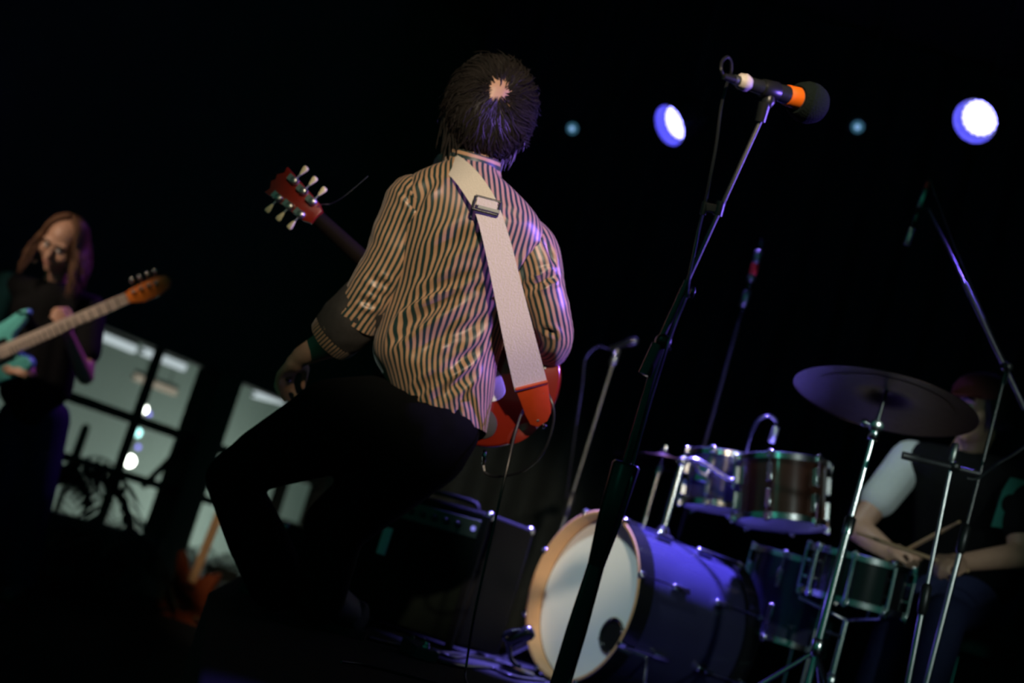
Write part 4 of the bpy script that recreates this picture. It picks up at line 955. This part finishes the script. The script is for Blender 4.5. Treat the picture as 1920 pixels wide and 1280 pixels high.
# tom holder on the bass drum
th_ = thing('tom_holder', bdc - bax * 0.22 + Z * BR, 'chrome double tom holder rising from the bass drum', 'stand')
hb = bdc - bax * 0.22 + Z * (BR - 0.01); p1 = P(1276, 905, 4.90); p1 = V(hb[0], hb[1], p1[2])
MB().tube([hb, hb + Z * 0.30], 0.012, 14).build('post', 'chrome', th_)
MB().lathe(hb, Z, [(0, .035), (.012, .033), (.04, .018), (.045, .014)], 20).build('base_plate', 'chrome', th_)
cA, cB = P(1466, 925, 4.92), P(1352, 905, 5.22)
for c_, r_ in ((cA, 0.155), (cB, 0.13)):
    s_ = hb + Z * 0.28; d_ = c_ - s_; dl = nrm(V(d_[0], d_[1], 0)); e_ = c_ - dl * (r_ + 0.01)
    arm = MB().tube(spline([s_, s_ + dl * 0.05 + Z * 0.02, e_ - dl * 0.03, e_], 10), 0.008, 10).build('arm', 'chrome', th_)
    MB().box(e_, dl * 0.008, np.cross(dl, Z) * 0.025, Z * 0.03).build('bracket', 'chrome', arm, bevel=0.004)
    MB().ball(s_, 0.02, 12).build('ball_joint', 'chrome', arm)
# snare stand
sn = P(1606, 1088, 4.86); sb_ = V(sn[0] - 0.0, sn[1], 0)
ss = thing('snare_stand', sb_, 'chrome stand cradling the snare drum', 'stand')
MB().tube([sb_ + Z * 0.06, V(sn[0], sn[1], sn[2] - 0.14)], 0.011, 12).build('tube', 'chrome', ss); stand_legs(ss, sb_, 0.26, 0.22, rot=0.5)
for k in range(3):
    o = V(math.cos(0.9 + k * 2.094), math.sin(0.9 + k * 2.094), 0); q = V(sn[0], sn[1], sn[2] - 0.14)
    MB().tube([q, q + o * 0.17 + Z * 0.03, q + o * 0.172 + Z * 0.075], 0.006, 8).build('basket_arm', 'chrome', ss)
MB().tube([V(sn[0], sn[1], 0.42), V(sn[0] - 0.07, sn[1] - 0.03, 0.42)], 0.008, 10).build('wing_screw', 'chrome', ss)

def cymbal(c, n, r, label):
    n = nrm(n)
    return tag(MB().lathe(c, n, [(0.000, r), (0.0015, r), (0.010, r * 0.75), (0.018, r * 0.4), (0.022, r * 0.22), (0.034, r * 0.15), (0.040, r * 0.06), (0.040, 0.006), (0.038, 0.006), (0.038, r * 0.06), (0.032, r * 0.15), (0.020, r * 0.22), (0.016, r * 0.4), (0.008, r * 0.75)], 64, caps=(False, False)).build('cymbal', 'bronze', origin=c, angle=60), label, 'cymbal')
cyc = P(1662, 738, 4.30); cyn = nrm(V(0.02, 0.13, 1))
cymbal(cyc - cyn * 0.03, cyn, 0.278, 'large dark bronze cymbal on the bright chrome stand in front of the drummer')
cfoot = V(*P(1508, 1260, 4.30)[:2], 0.0); cfoot = V(cyc[0] - 0.010, cyc[1], 0)
cs = thing('cymbal_stand', cfoot, 'bright chrome boom stand carrying the large dark cymbal', 'stand')
def csz(py, px=1600): return P(px, py, 4.30)[2]
jt = V(cyc[0] - 0.006, cyc[1], csz(800, 1640))
MB().tube([cfoot + Z * 0.08, V(cfoot[0], cfoot[1], csz(985, 1582))], 0.0125, 16).build('lower_tube', 'chrome', cs)
MB().lathe(V(cfoot[0], cfoot[1], csz(985, 1582)), Z, [(-0.03, .013), (-0.028, .017), (0.02, .017), (0.025, .012)], 16).build('tube_collar', 'chrome', cs)
MB().tube([V(cfoot[0], cfoot[1], csz(985, 1582)), jt], 0.0095, 16).build('upper_tube', 'chrome', cs)
MB().lathe(jt - F_ * 0.018, F_, [(0, .010), (.003, .019), (.033, .019), (.036, .010)], 16).build('tilter', 'chrome', cs)
MB().lathe(jt - Z * 0.045, Z, [(0, .012), (.004, .016), (.04, .016), (.045, .012)], 14).build('tilter_collar', 'chrome', cs)
wg = jt - X * 0.036; MB().tube([jt, wg], 0.005, 8).build('wing_screw', 'chrome', cs); MB().ball(wg, 0.0125, 12).build('wing_nut', 'chrome', cs)
MB().tube([jt, cyc + cyn * 0.05], [0.008, 0.005], 12).build('top_rod', 'chrome', cs)
MB().lathe(cyc + cyn * 0.015, cyn, [(0, .014), (.012, .014), (.014, .006), (.02, .006), (.022, .010), (.030, .008)], 14).build('felt_nut', 'red_cloth', cs)
stand_legs(cs, cfoot, 0.34, 0.30, rot=0.9)
c2_ = P(1240, 868, 5.50); n2_ = nrm(V(-0.10, 0.05, 1))
cymbal(c2_, n2_, 0.19, 'small dim cymbal above the front hoop of the bass drum')
f2 = V(c2_[0], c2_[1], 0); s2 = thing('cymbal_stand', f2, 'chrome stand of the small dim cymbal behind the bass drum', 'stand')
MB().tube([f2 + Z * 0.06, c2_ + Z * 0.07], 0.009, 12).build('tube', 'chrome', s2); stand_legs(s2, f2, 0.3, 0.25, rot=1.8)
MB().lathe(c2_ + Z * 0.042, Z, [(0, .012), (.010, .012), (.012, .006), (.022, .006)], 12).build('felt_nut', 'rubber', s2)
MB().lathe(c2_ - Z * 0.05, Z, [(0, .012), (.004, .017), (.04, .017), (.044, .012)], 12).build('clutch', 'chrome', s2)

# ------------------------------------------------------------------ drummer
dr = thing('person', V(*P(1800, 1120, 5.15)[:2], 0.0), 'seated drummer with a white sleeve, dark vest and red cap behind the cymbal', 'person')
dh = P(1836, 768, 5.02); df = nrm(V(-0.82, -0.50, -0.28)); du = nrm(V(-0.22, -0.14, 0.96))
sR, eR, wR = P(1706, 862, 5.15), P(1606, 990, 5.06), P(1668, 1034, 4.92)
sL, eL, wL = P(1905, 905, 4.92), P(1915, 1040, 4.80), P(1800, 1055, 4.66)
hip = P(1800, 1105, 5.20)
dpr = head_prims(dh, df, du, 1.05) + [('c', P(1805, 865, 5.06), dh - du * 0.07 - df * 0.01, 0.062, 0.058), ('c', sR, sL, 0.055, 0.055), ('c', P(1800, 905, 5.06), hip, 0.11, 0.11),
     ('c', sR, eR, 0.055, 0.044), ('c', eR, eR * .6 + wR * .4, 0.046, 0.044), ('c', eR * .6 + wR * .4, wR, 0.044, 0.030), ('c', sL, eL, 0.055, 0.044), ('c', eL, wL, 0.046, 0.030)]
dpr += hand_prims(wR, P(1706, 1036, 4.86) - wR, nrm(V(0, 0.2, -1)), 0.95, 1.05, 1, 0.05) + hand_prims(wL, P(1762, 1045, 4.58) - wL, nrm(V(0, 0.2, -1)), 0.95, 1.05, -1, 0.05)
kR, kL = P(1690, 1150, 4.98), P(1772, 1152, 4.74)
aR, aL = V(kR[0] - 0.06, kR[1] - 0.02, 0.10), V(kL[0] - 0.02, kL[1] - 0.06, 0.10)
dpr += [('c', hip, kR, 0.085, 0.058), ('c', kR, aR, 0.055, 0.04), ('c', hip + X * 0.08, kL, 0.085, 0.058), ('c', kL, aL, 0.055, 0.04)]
blob('body', dpr, 'skin', dr, 0.008, 4); face_parts(dh, df, du, dr, 1.05)
blob('shirt_sleeve', [('c', sR, sR * .42 + eR * .58, 0.074, 0.068)], 'white_cotton', dr, 0.009, 4)
blob('shirt_sleeve', [('c', sL, sL * .42 + eL * .58, 0.074, 0.068)], 'black_cotton', dr, 0.009, 4)
blob('vest', [('c', sR * .86 + sL * .14, sL * .92 + sR * .08, 0.078, 0.080), ('c', P(1800, 905, 5.06), hip, 0.135, 0.15), ('c', P(1765, 905, 5.10), P(1770, 1080, 5.2), 0.10, 0.12), ('c', P(1845, 915, 5.0), P(1850, 1080, 5.1), 0.11, 0.12)], 'black_cotton', dr, 0.011, 6)
pr0 = P(1897, 945, 4.84); prt = nrm(R_ * 0.96 + F_ * 0.12 - U_ * 0.15); pru = nrm(U_ * 0.98 + R_ * 0.18); prn = nrm(np.cross(prt, pru)); prn = prn if np.dot(prn, F_) < 0 else -prn
pp = MB().slab([(-0.058, -0.085), (0.06, -0.085), (0.06, 0.085), (-0.022, 0.090), (-0.042, 0.04)], pr0, prt, pru, prn, 0.006, 0.001).build('print_panel', 'teal_print', dr)
MB().lathe(pr0 + prn * 0.003 + pru * 0.0 - prt * 0.005, prn, [(0, .034), (.002, .034)], 24).build('print_disc', 'black_cotton', pp)
blob('trousers', [('c', hip, kR, 0.115, 0.075), ('c', kR, aR, 0.075, 0.06), ('c', hip + X * 0.08, kL, 0.115, 0.075), ('c', kL, aL, 0.075, 0.06), ('c', hip, hip + X * 0.08, 0.14, 0.14)], 'blue_denim', dr, 0.012, 6)
for a__ in (aR, aL):
    f0 = V(a__[0], a__[1], 0.0); shoe(f0 + V(0.06, 0.03, 0), f0 + V(-0.16, -0.10, 0), f0 + Z * 0.12, dr)
# cap and hair
dr_ = nrm(np.cross(df, du)); du2 = np.cross(dr_, df); cpt = dh + du2 * 0.040 - df * 0.008
MB().lathe(cpt, du2, [(0.0, .102), (0.012, .104), (0.04, .098), (0.07, .078), (0.088, .045), (0.094, .005)], 28).build('cap', 'red_cloth', dr)
bl_ = spline([(-0.075, 0.0), (-0.06, 0.06), (0, 0.085), (0.06, 0.06), (0.075, 0.0), (0, 0.02), (-0.075, 0.0)], 30)[:-1]
MB().slab([tuple(v) for v in bl_], cpt + df * 0.085 + du2 * 0.008, dr_, df, nrm(du2 + df * 0.2), 0.006, 0.002).build('cap_brim', 'red_cloth', dr)
mb = MB()
for i in range(260):
    az = rng.uniform(0.9, 2 * math.pi - 0.9); d0 = math.cos(az) * df + math.sin(az) * dr_
    p = cpt + d0 * 0.096 - du2 * 0.005; q = p - du2 * rng.uniform(0.06, 0.11) + d0 * rng.uniform(-.02, .01)
    mb.tube(spline([p + du2 * 0.01, (p + q) / 2 + d0 * 0.008, q], 5), [0.005, 0.005, 0.005, 0.004, 0.001], 4)
mb.build('hair', 'hair_dark', dr)
for (w_, e_, lab) in ((wR, P(1690, 1036, 4.88), 'wooden drum stick in the bare forearm hand over the snare'), (wL, P(1762, 1052, 4.60), 'wooden drum stick in the far dark hand of the drummer')):
    d_ = nrm((P(1750, 1004, 4.76) if w_ is wR else P(1640, 1010, 4.6)) - e_)
    tag(MB().lathe(e_ - d_ * 0.10, d_, [(0, .005), (.004, .007), (.30, .007), (.37, .0035), (.375, .005), (.385, .0045), (.388, .001)], 12).build('drum_stick', 'wood_stick', origin=e_), lab, 'drum stick')
tr_f = V(hip[0] + 0.05, hip[1] + 0.02, 0)
tn_ = thing('drum_throne', tr_f, 'round black padded stool under the drummer', 'stool')
seat_z = hip[2] - 0.15
MB().lathe(V(tr_f[0], tr_f[1], seat_z - 0.08), Z, [(0, .15), (.01, .165), (.06, .17), (.08, .155), (.085, .10)], 32).build('seat', 'black_plastic', tn_)
MB().tube([tr_f + Z * 0.1, V(tr_f[0], tr_f[1], seat_z - 0.08)], 0.014, 12).build('post', 'chrome', tn_); stand_legs(tn_, tr_f, 0.28, 0.26, rot=0.2)

# ------------------------------------------------------------------ other stands and microphones
def pencil_mic(a, b, r, label, segs):
    """thin microphone: list of (fraction, fraction, radius factor, material)"""
    t = thing('pencil_microphone', (a + b) / 2, label, 'microphone'); d = b - a; L = np.linalg.norm(d)
    for f0, f1, rf, m in segs: MB().lathe(a + d * f0, d, [(0, r * rf * .8), (0.003, r * rf), (L * (f1 - f0) - 0.003, r * rf), (L * (f1 - f0), r * rf * .8)], 12).build('barrel' if m != 'red_tape' else 'band', m, t)
    return t
# tall boom stand at the right
D = 4.25
pv = P(1888, 688, D); ff = V(pv[0], pv[1], 0)
ff = V(P(1716, 1225, D)[0], pv[1], 0)
t1 = thing('boom_stand', ff, 'tall thin boom stand, its long arm leaning up to a pencil microphone', 'stand')
mid = ff + (pv - ff) * 0.58
tripod(t1, ff, 0.12, 'steel', 0.28, 0.007, 0.6)
MB().tube([ff + Z * 0.08, mid], 0.0085, 12).build('lower_tube', 'steel', t1)
MB().lathe(mid, pv - ff, [(-0.03, .010), (-0.02, .015), (0.05, .015), (0.06, .009)], 14).build('height_clutch', 'black_plastic', t1)
MB().tube([mid, pv], 0.0055, 12).build('upper_tube', 'black_metal', t1)
q0, q1 = P(1922, 768, D), P(1741, 390, D + 0.1); qa = nrm(q1 - q0)
MB().tube([q0, q0 + qa * 0.42], 0.0075, 12).build('boom_sleeve', 'satin_black', t1)
MB().tube([q0 + qa * 0.40, q1], 0.0040, 10).build('boom_arm', 'satin_black', t1)
MB().lathe(pv - F_ * 0.015, F_, [(0, .010), (.004, .015), (.028, .015), (.032, .010)], 14).build('boom_clutch', 'black_plastic', t1)
MB().tube([q1, P(1722, 395, D + 0.1)], 0.006, 8).build('mic_clip', 'black_plastic', t1)
pencil_mic(P(1741, 340, D + .1), P(1699, 460, D + .1), 0.0105, 'pencil microphone on the long boom at the right', [(0, .12, .8, 'red_tape'), (.12, .42, 1, 'nickel'), (.42, .72, .9, 'black_gloss'), (.72, 1, 1, 'nickel')])
cbl = thing('microphone_cable', P(1800, 500, D), 'thin black cable drooping from the pencil microphone at the right to its boom', 'cable')
MB().tube(spline([P(1744, 336, D + .1), P(1760, 380, D + .08), P(1790, 460, D + .05), P(1836, 570, D + .01), P(1868, 645, D - .015), P(1890, 690, D - .02), P(1885, 720, D - .02)], 30), 0.0028, 6).build('cord', 'cable_black', cbl)
# shorter stand with a level boom
D = 4.1
pv = P(1789, 846, D); ff = V(P(1690, 1255, D)[0] + 0.005, pv[1], 0)
t2 = thing('boom_stand', ff, 'steel stand with a level black boom arm in front of the drummer', 'stand')
tripod(t2, ff, 0.12, 'steel', 0.28, 0.007, 1.3)
mid = ff + (pv - ff) * 0.55
MB().tube([ff + Z * 0.08, mid], 0.009, 12).build('lower_tube', 'steel', t2); MB().lathe(mid, pv - ff, [(-0.03, .010), (-0.02, .015), (0.05, .015), (0.06, .009)], 14).build('height_clutch', 'black_plastic', t2)
MB().tube([mid, pv], 0.0065, 12).build('upper_tube', 'steel', t2)
q0, q1 = P(1692, 853, D - .02), P(1836, 888, D - .02); qa = nrm(q1 - q0)
MB().tube([q0, q0 + qa * 0.045, q0 + qa * 0.05, q1], [0.0115, 0.0115, 0.0075, 0.0075], 12).build('boom_arm', 'satin_black', t2)
MB().lathe(P(1787, 874, D) - F_ * 0.03, F_, [(0, .010), (.004, .015), (.035, .015), (.038, .010)], 14).build('boom_clutch', 'black_plastic', t2)
MB().lathe(pv - Z * 0.03, Z, [(0, .008), (.01, .011), (.05, .011), (.055, .007)], 12).build('top_cap', 'nickel', t2)
cbl = thing('microphone_cable', P(1840, 890, D), 'thin cable curling off the level boom arm in front of the drummer', 'cable')
MB().tube(spline([P(1836, 884, D - .02), P(1832, 898, D - .03), P(1812, 896, D - .035), P(1830, 897, D - .03), P(1850, 884, D - .02), P(1872, 868, D), P(1900, 852, D), P(1945, 820, D)], 40), 0.0045, 7).build('cord', 'cable_black', cbl)
# overhead pair: stand behind the drums
D = 5.75
a, b = P(1430, 448, D), P(1391, 582, D); ff = V(b[0], b[1], 0)
t3 = thing('boom_stand', ff, 'thin black upright stand behind the drums holding a red banded pencil microphone', 'stand')
tripod(t3, ff, 0.12, 'black_metal', 0.26, 0.007, 0.2)
MB().tube([ff + Z * 0.08, b - Z * 0.05], 0.007, 10).build('tube', 'rubber', t3)
MB().tube([b - Z * 0.05, P(1403, 548, D + .03)], 0.005, 8).build('mic_clip', 'black_plastic', t3)
pencil_mic(a, b, 0.0155, 'red banded pencil microphone on the upright stand behind the drums', [(0, .16, .6, 'black_gloss'), (.16, .34, 1, 'nickel'), (.34, .50, 1.05, 'red_tape'), (.50, .60, 1, 'nickel'), (.60, .72, .7, 'black_gloss'), (.72, .95, 1, 'nickel'), (.95, 1, .6, 'black_gloss')])
# stand between player and drums
D = 5.75
tp = P(1152, 672, D); ff = V(tp[0] - 0.02, tp[1], 0)
t4 = thing('microphone_stand', ff, 'grey straight microphone stand standing behind the bass drum', 'stand')
tripod(t4, ff, 0.12, 'black_metal', 0.28, 0.008, 0.9)
mid = ff + (tp - ff) * 0.5
MB().tube([ff + Z * 0.08, mid], 0.011, 12).build('lower_tube', 'grey_tube', t4); MB().tube([mid, tp], 0.0075, 12).build('upper_tube', 'grey_tube', t4)
MB().lathe(mid, tp - ff, [(-0.04, .013), (-0.03, .017), (0.05, .017), (0.06, .010)], 14).build('height_clutch', 'black_plastic', t4)
MB().lathe(tp - Z * 0.03, Z, [(0, .010), (.006, .015), (.07, .015), (.075, .010)], 12).build('top_clutch', 'nickel', t4)
MB().ball(P(1152, 664, D - .02), 0.012, 12).build('clutch_knob', 'chrome', t4)
m4 = thing('microphone', P(1168, 648, D), 'dark microphone clipped to the grey straight stand', 'microphone')
md4 = nrm(P(1190, 640, D) - P(1140, 655, D)); MB().lathe(P(1142, 654, D), md4, [(0, .009), (.003, .011), (.07, .015), (.075, .019), (.10, .022), (.12, .016), (.125, .004)], 18).build('handle', 'black_gloss', m4)
MB().tube(spline([P(1142, 654, D), P(1120, 650, D), P(1098, 672, D), P(1092, 720, D), P(1080, 800, D), P(1066, 900, D), P(1050, 1000, D), V(*P(1045, 1040, D)[:2], 0.006)], 40), 0.004, 6).build('cord', 'cable_black', m4)
# tom microphone with its bent bracket
D = 5.1
m5 = thing('tom_microphone', P(1436, 800, D), 'small clip microphone with a looped neck above the rack toms', 'microphone')
MB().tube(spline([P(1392, 880, D), P(1400, 845, D), P(1410, 810, D), P(1424, 786, D), P(1444, 780, D), P(1456, 792, D), P(1454, 806, D)], 24), 0.006, 8).build('gooseneck', 'black_gloss', m5)
MB().lathe(P(1456, 800, D), P(1446, 830, D) - P(1456, 800, D), [(0, .010), (.004, .013), (.055, .013), (.06, .010)], 14).build('capsule', 'nickel', m5)
MB().box(P(1392, 884, D), X * 0.014, Y * 0.012, Z * 0.02).build('rim_clip', 'nickel', m5, bevel=0.004)
# kick microphone on a short stand
D = 4.45
kf = floor_pt(968, 1262); 
m6 = thing('kick_microphone', kf, 'stubby microphone on a short bent floor stand in front of the bass drum', 'microphone')
MB().lathe(kf, Z, [(0, .06), (.012, .06), (.018, .05), (.02, .012), (.03, .010)], 28).build('base', 'black_gloss', m6)
D = np.dot(kf - CAM, F_)
MB().tube(spline([kf + Z * 0.02, P(958, 1235, D), P(952, 1205, D), P(945, 1192, D), P(958, 1184, D), P(975, 1182, D)], 20), 0.008, 8).build('gooseneck', 'black_gloss', m6)
MB().lathe(P(955, 1206, D), nrm(P(984, 1190, D) - P(955, 1206, D)), [(0, .014), (.005, .020), (.05, .022), (.07, .026), (.085, .020), (.09, .006)], 18).build('capsule', 'black_gloss', m6)
# floor cables and a pedal
for i, (pts, lab) in enumerate(((((690, 1196), (740, 1208), (800, 1222), (860, 1226), (930, 1240), (1010, 1262)), 'black cable lying straight along the foot of the amplifier'),
      (((760, 1218), (800, 1215), (850, 1232), (900, 1228), (960, 1250), (1000, 1258)), 'black cable snaking beside the amplifier'),
      (((820, 1238), (860, 1248), (920, 1252), (960, 1268), (1020, 1276)), 'black cable lying nearest the heel in front of the amplifier'))):
    o = MB().tube(spline([floor_pt(a, b, 0.006) for a, b in pts], 40), 0.006, 8).build('floor_cable', 'cable_black', origin=floor_pt(*pts[0])); tag(o, lab, 'cable')
def pedal(c, yaw, m, label):
    a = V(math.cos(yaw), math.sin(yaw), 0); b = V(-a[1], a[0], 0); p = thing('effects_pedal', c, label, 'pedal')
    MB().add([c + a * sx * .035 + b * sy * .06 + Z * z for sx, sy, z in ((-1, -1, 0), (1, -1, 0), (1, 1, 0), (-1, 1, 0), (-1, -1, .030), (1, -1, .030), (1, 1, .045), (-1, 1, .045))], [(0, 3, 2, 1), (4, 5, 6, 7), (0, 1, 5, 4), (1, 2, 6, 5), (2, 3, 7, 6), (3, 0, 4, 7)]).build('housing', m, p, smooth=False, bevel=0.004)
    MB().lathe(c + Z * 0.033 - b * 0.035, Z, [(0, .012), (.006, .012), (.008, .008), (.016, .008)], 14).build('footswitch', 'chrome', p)
    for k in (-1, 1): MB().lathe(c + Z * 0.041 + b * 0.035 + a * 0.017 * k, Z, [(0, .008), (.010, .007), (.012, .004)], 10).build('knob', 'black_plastic', p)
pedal(floor_pt(782, 1232), 0.4, 'shoe_suede', 'small purple effects pedal on the floor before the amplifier')

# ------------------------------------------------------------------ lamps on the bar over the stage
def par(c, face, label, r=0.10):
    face = nrm(face); t = thing('par_light', c, label, 'stage light', None)
    a = nrm(np.cross(face, Z)); b = np.cross(face, a)
    MB().lathe(c - face * 0.16, face, [(0, .03), (.005, r * .7), (.04, r * .95), (.05, r), (.204, r * 1.02), (.206, r * .995), (.150, r * .94), (.148, 0.01)], 48, caps=(True, False)).build('housing', 'black_metal', t, angle=40)
    MB().lathe(c - face * 0.0, face, [(-0.012, r * .938), (0.045, r * .99)], 48, caps=(False, False)).build('inner_wall', 'lamp_wall', t)
    lens = MB().lathe(c - face * 0.012, face, [(0, r * .93), (.002, r * .93)], 48).build('lens_plate', 'lens_glow', t)
    spots = [(0, 0)] + [(r * .25 * math.cos(q), r * .25 * math.sin(q)) for q in np.arange(6) * math.pi / 3] + [(r * .48 * math.cos(q), r * .48 * math.sin(q)) for q in np.arange(12) * math.pi / 6 + .26] + [(r * .70 * math.cos(q), r * .70 * math.sin(q)) for q in np.arange(18) * math.pi / 9]
    for u, v in spots: MB().lathe(c - face * 0.010 + a * u + b * v, face, [(0, r * .10), (.004, r * .10), (.006, r * .07)], 10).build('led', 'led', lens)
    for s in (-1, 1): MB().tube([c - face * 0.06 + a * s * (r + .008), c - face * 0.06 + a * s * (r + .012) + Z * 0.16], 0.006, 6).build('yoke_arm', 'black_metal', t)
    MB().tube([c - face * 0.06 - a * (r + .012) + Z * 0.16, c - face * 0.06 + a * (r + .012) + Z * 0.16], 0.006, 6).build('yoke_bar', 'black_metal', t)
    q = c - face * 0.06 + Z * 0.16; MB().tube([q, V(q[0], q[1], 4.2)], 0.012, 8).build('drop_pipe', 'curtain', t)
    return t
par(P(1268, 230, 6.8), -0.87 * (0.9 * R_ + 0.42 * U_) - 0.48 * F_, 'glowing blue white LED stage lamp hanging beside the vocal microphone, seen more edge on')
par(P(1836, 222, 6.3), -0.75 * (0.86 * R_ + 0.5 * U_) - 0.66 * F_, 'glowing blue white LED stage lamp hanging at the right, its LED grid showing')
def small_lamp(c, face, label):
    face = nrm(face); t = thing('small_stage_lamp', c, label, 'stage light', 'dim small lamps over the stage'); r = 0.029
    MB().lathe(c - face * 0.14, face, [(0, .02), (.01, .04), (.13, .045), (.15, .045), (.151, .042), (.138, .040), (.136, .005)], 28, caps=(True, False)).build('housing', 'black_metal', t, angle=40)
    ln = MB().lathe(c - face * 0.003, face, [(0, r * 1.08), (.004, r), (.008, r * .5), (.009, .002)], 24).build('lens', 'dim_lens', t)
    MB().lathe(c + face * 0.006, face, [(0, r * .45), (.004, r * .4), (.005, r * .1)], 16).build('lamp_core', 'dim_core', ln)
    MB().tube([c - face * 0.07, c - face * 0.07 + Z * 0.1, V(*(c - face * 0.07)[:2], 4.2)], 0.009, 8).build('drop_pipe', 'curtain', t)
small_lamp(P(1073, 241, 7.4), V(-0.25, -0.85, -0.45), 'small dim teal stage lamp hanging between the head and the lit LED lamp')
small_lamp(P(1608, 238, 7.0), V(-0.25, -0.85, -0.45), 'small dim teal stage lamp hanging between the two glowing LED lamps')

for o in bpy.data.objects:
    if '_o' in o.keys(): del o['_o']
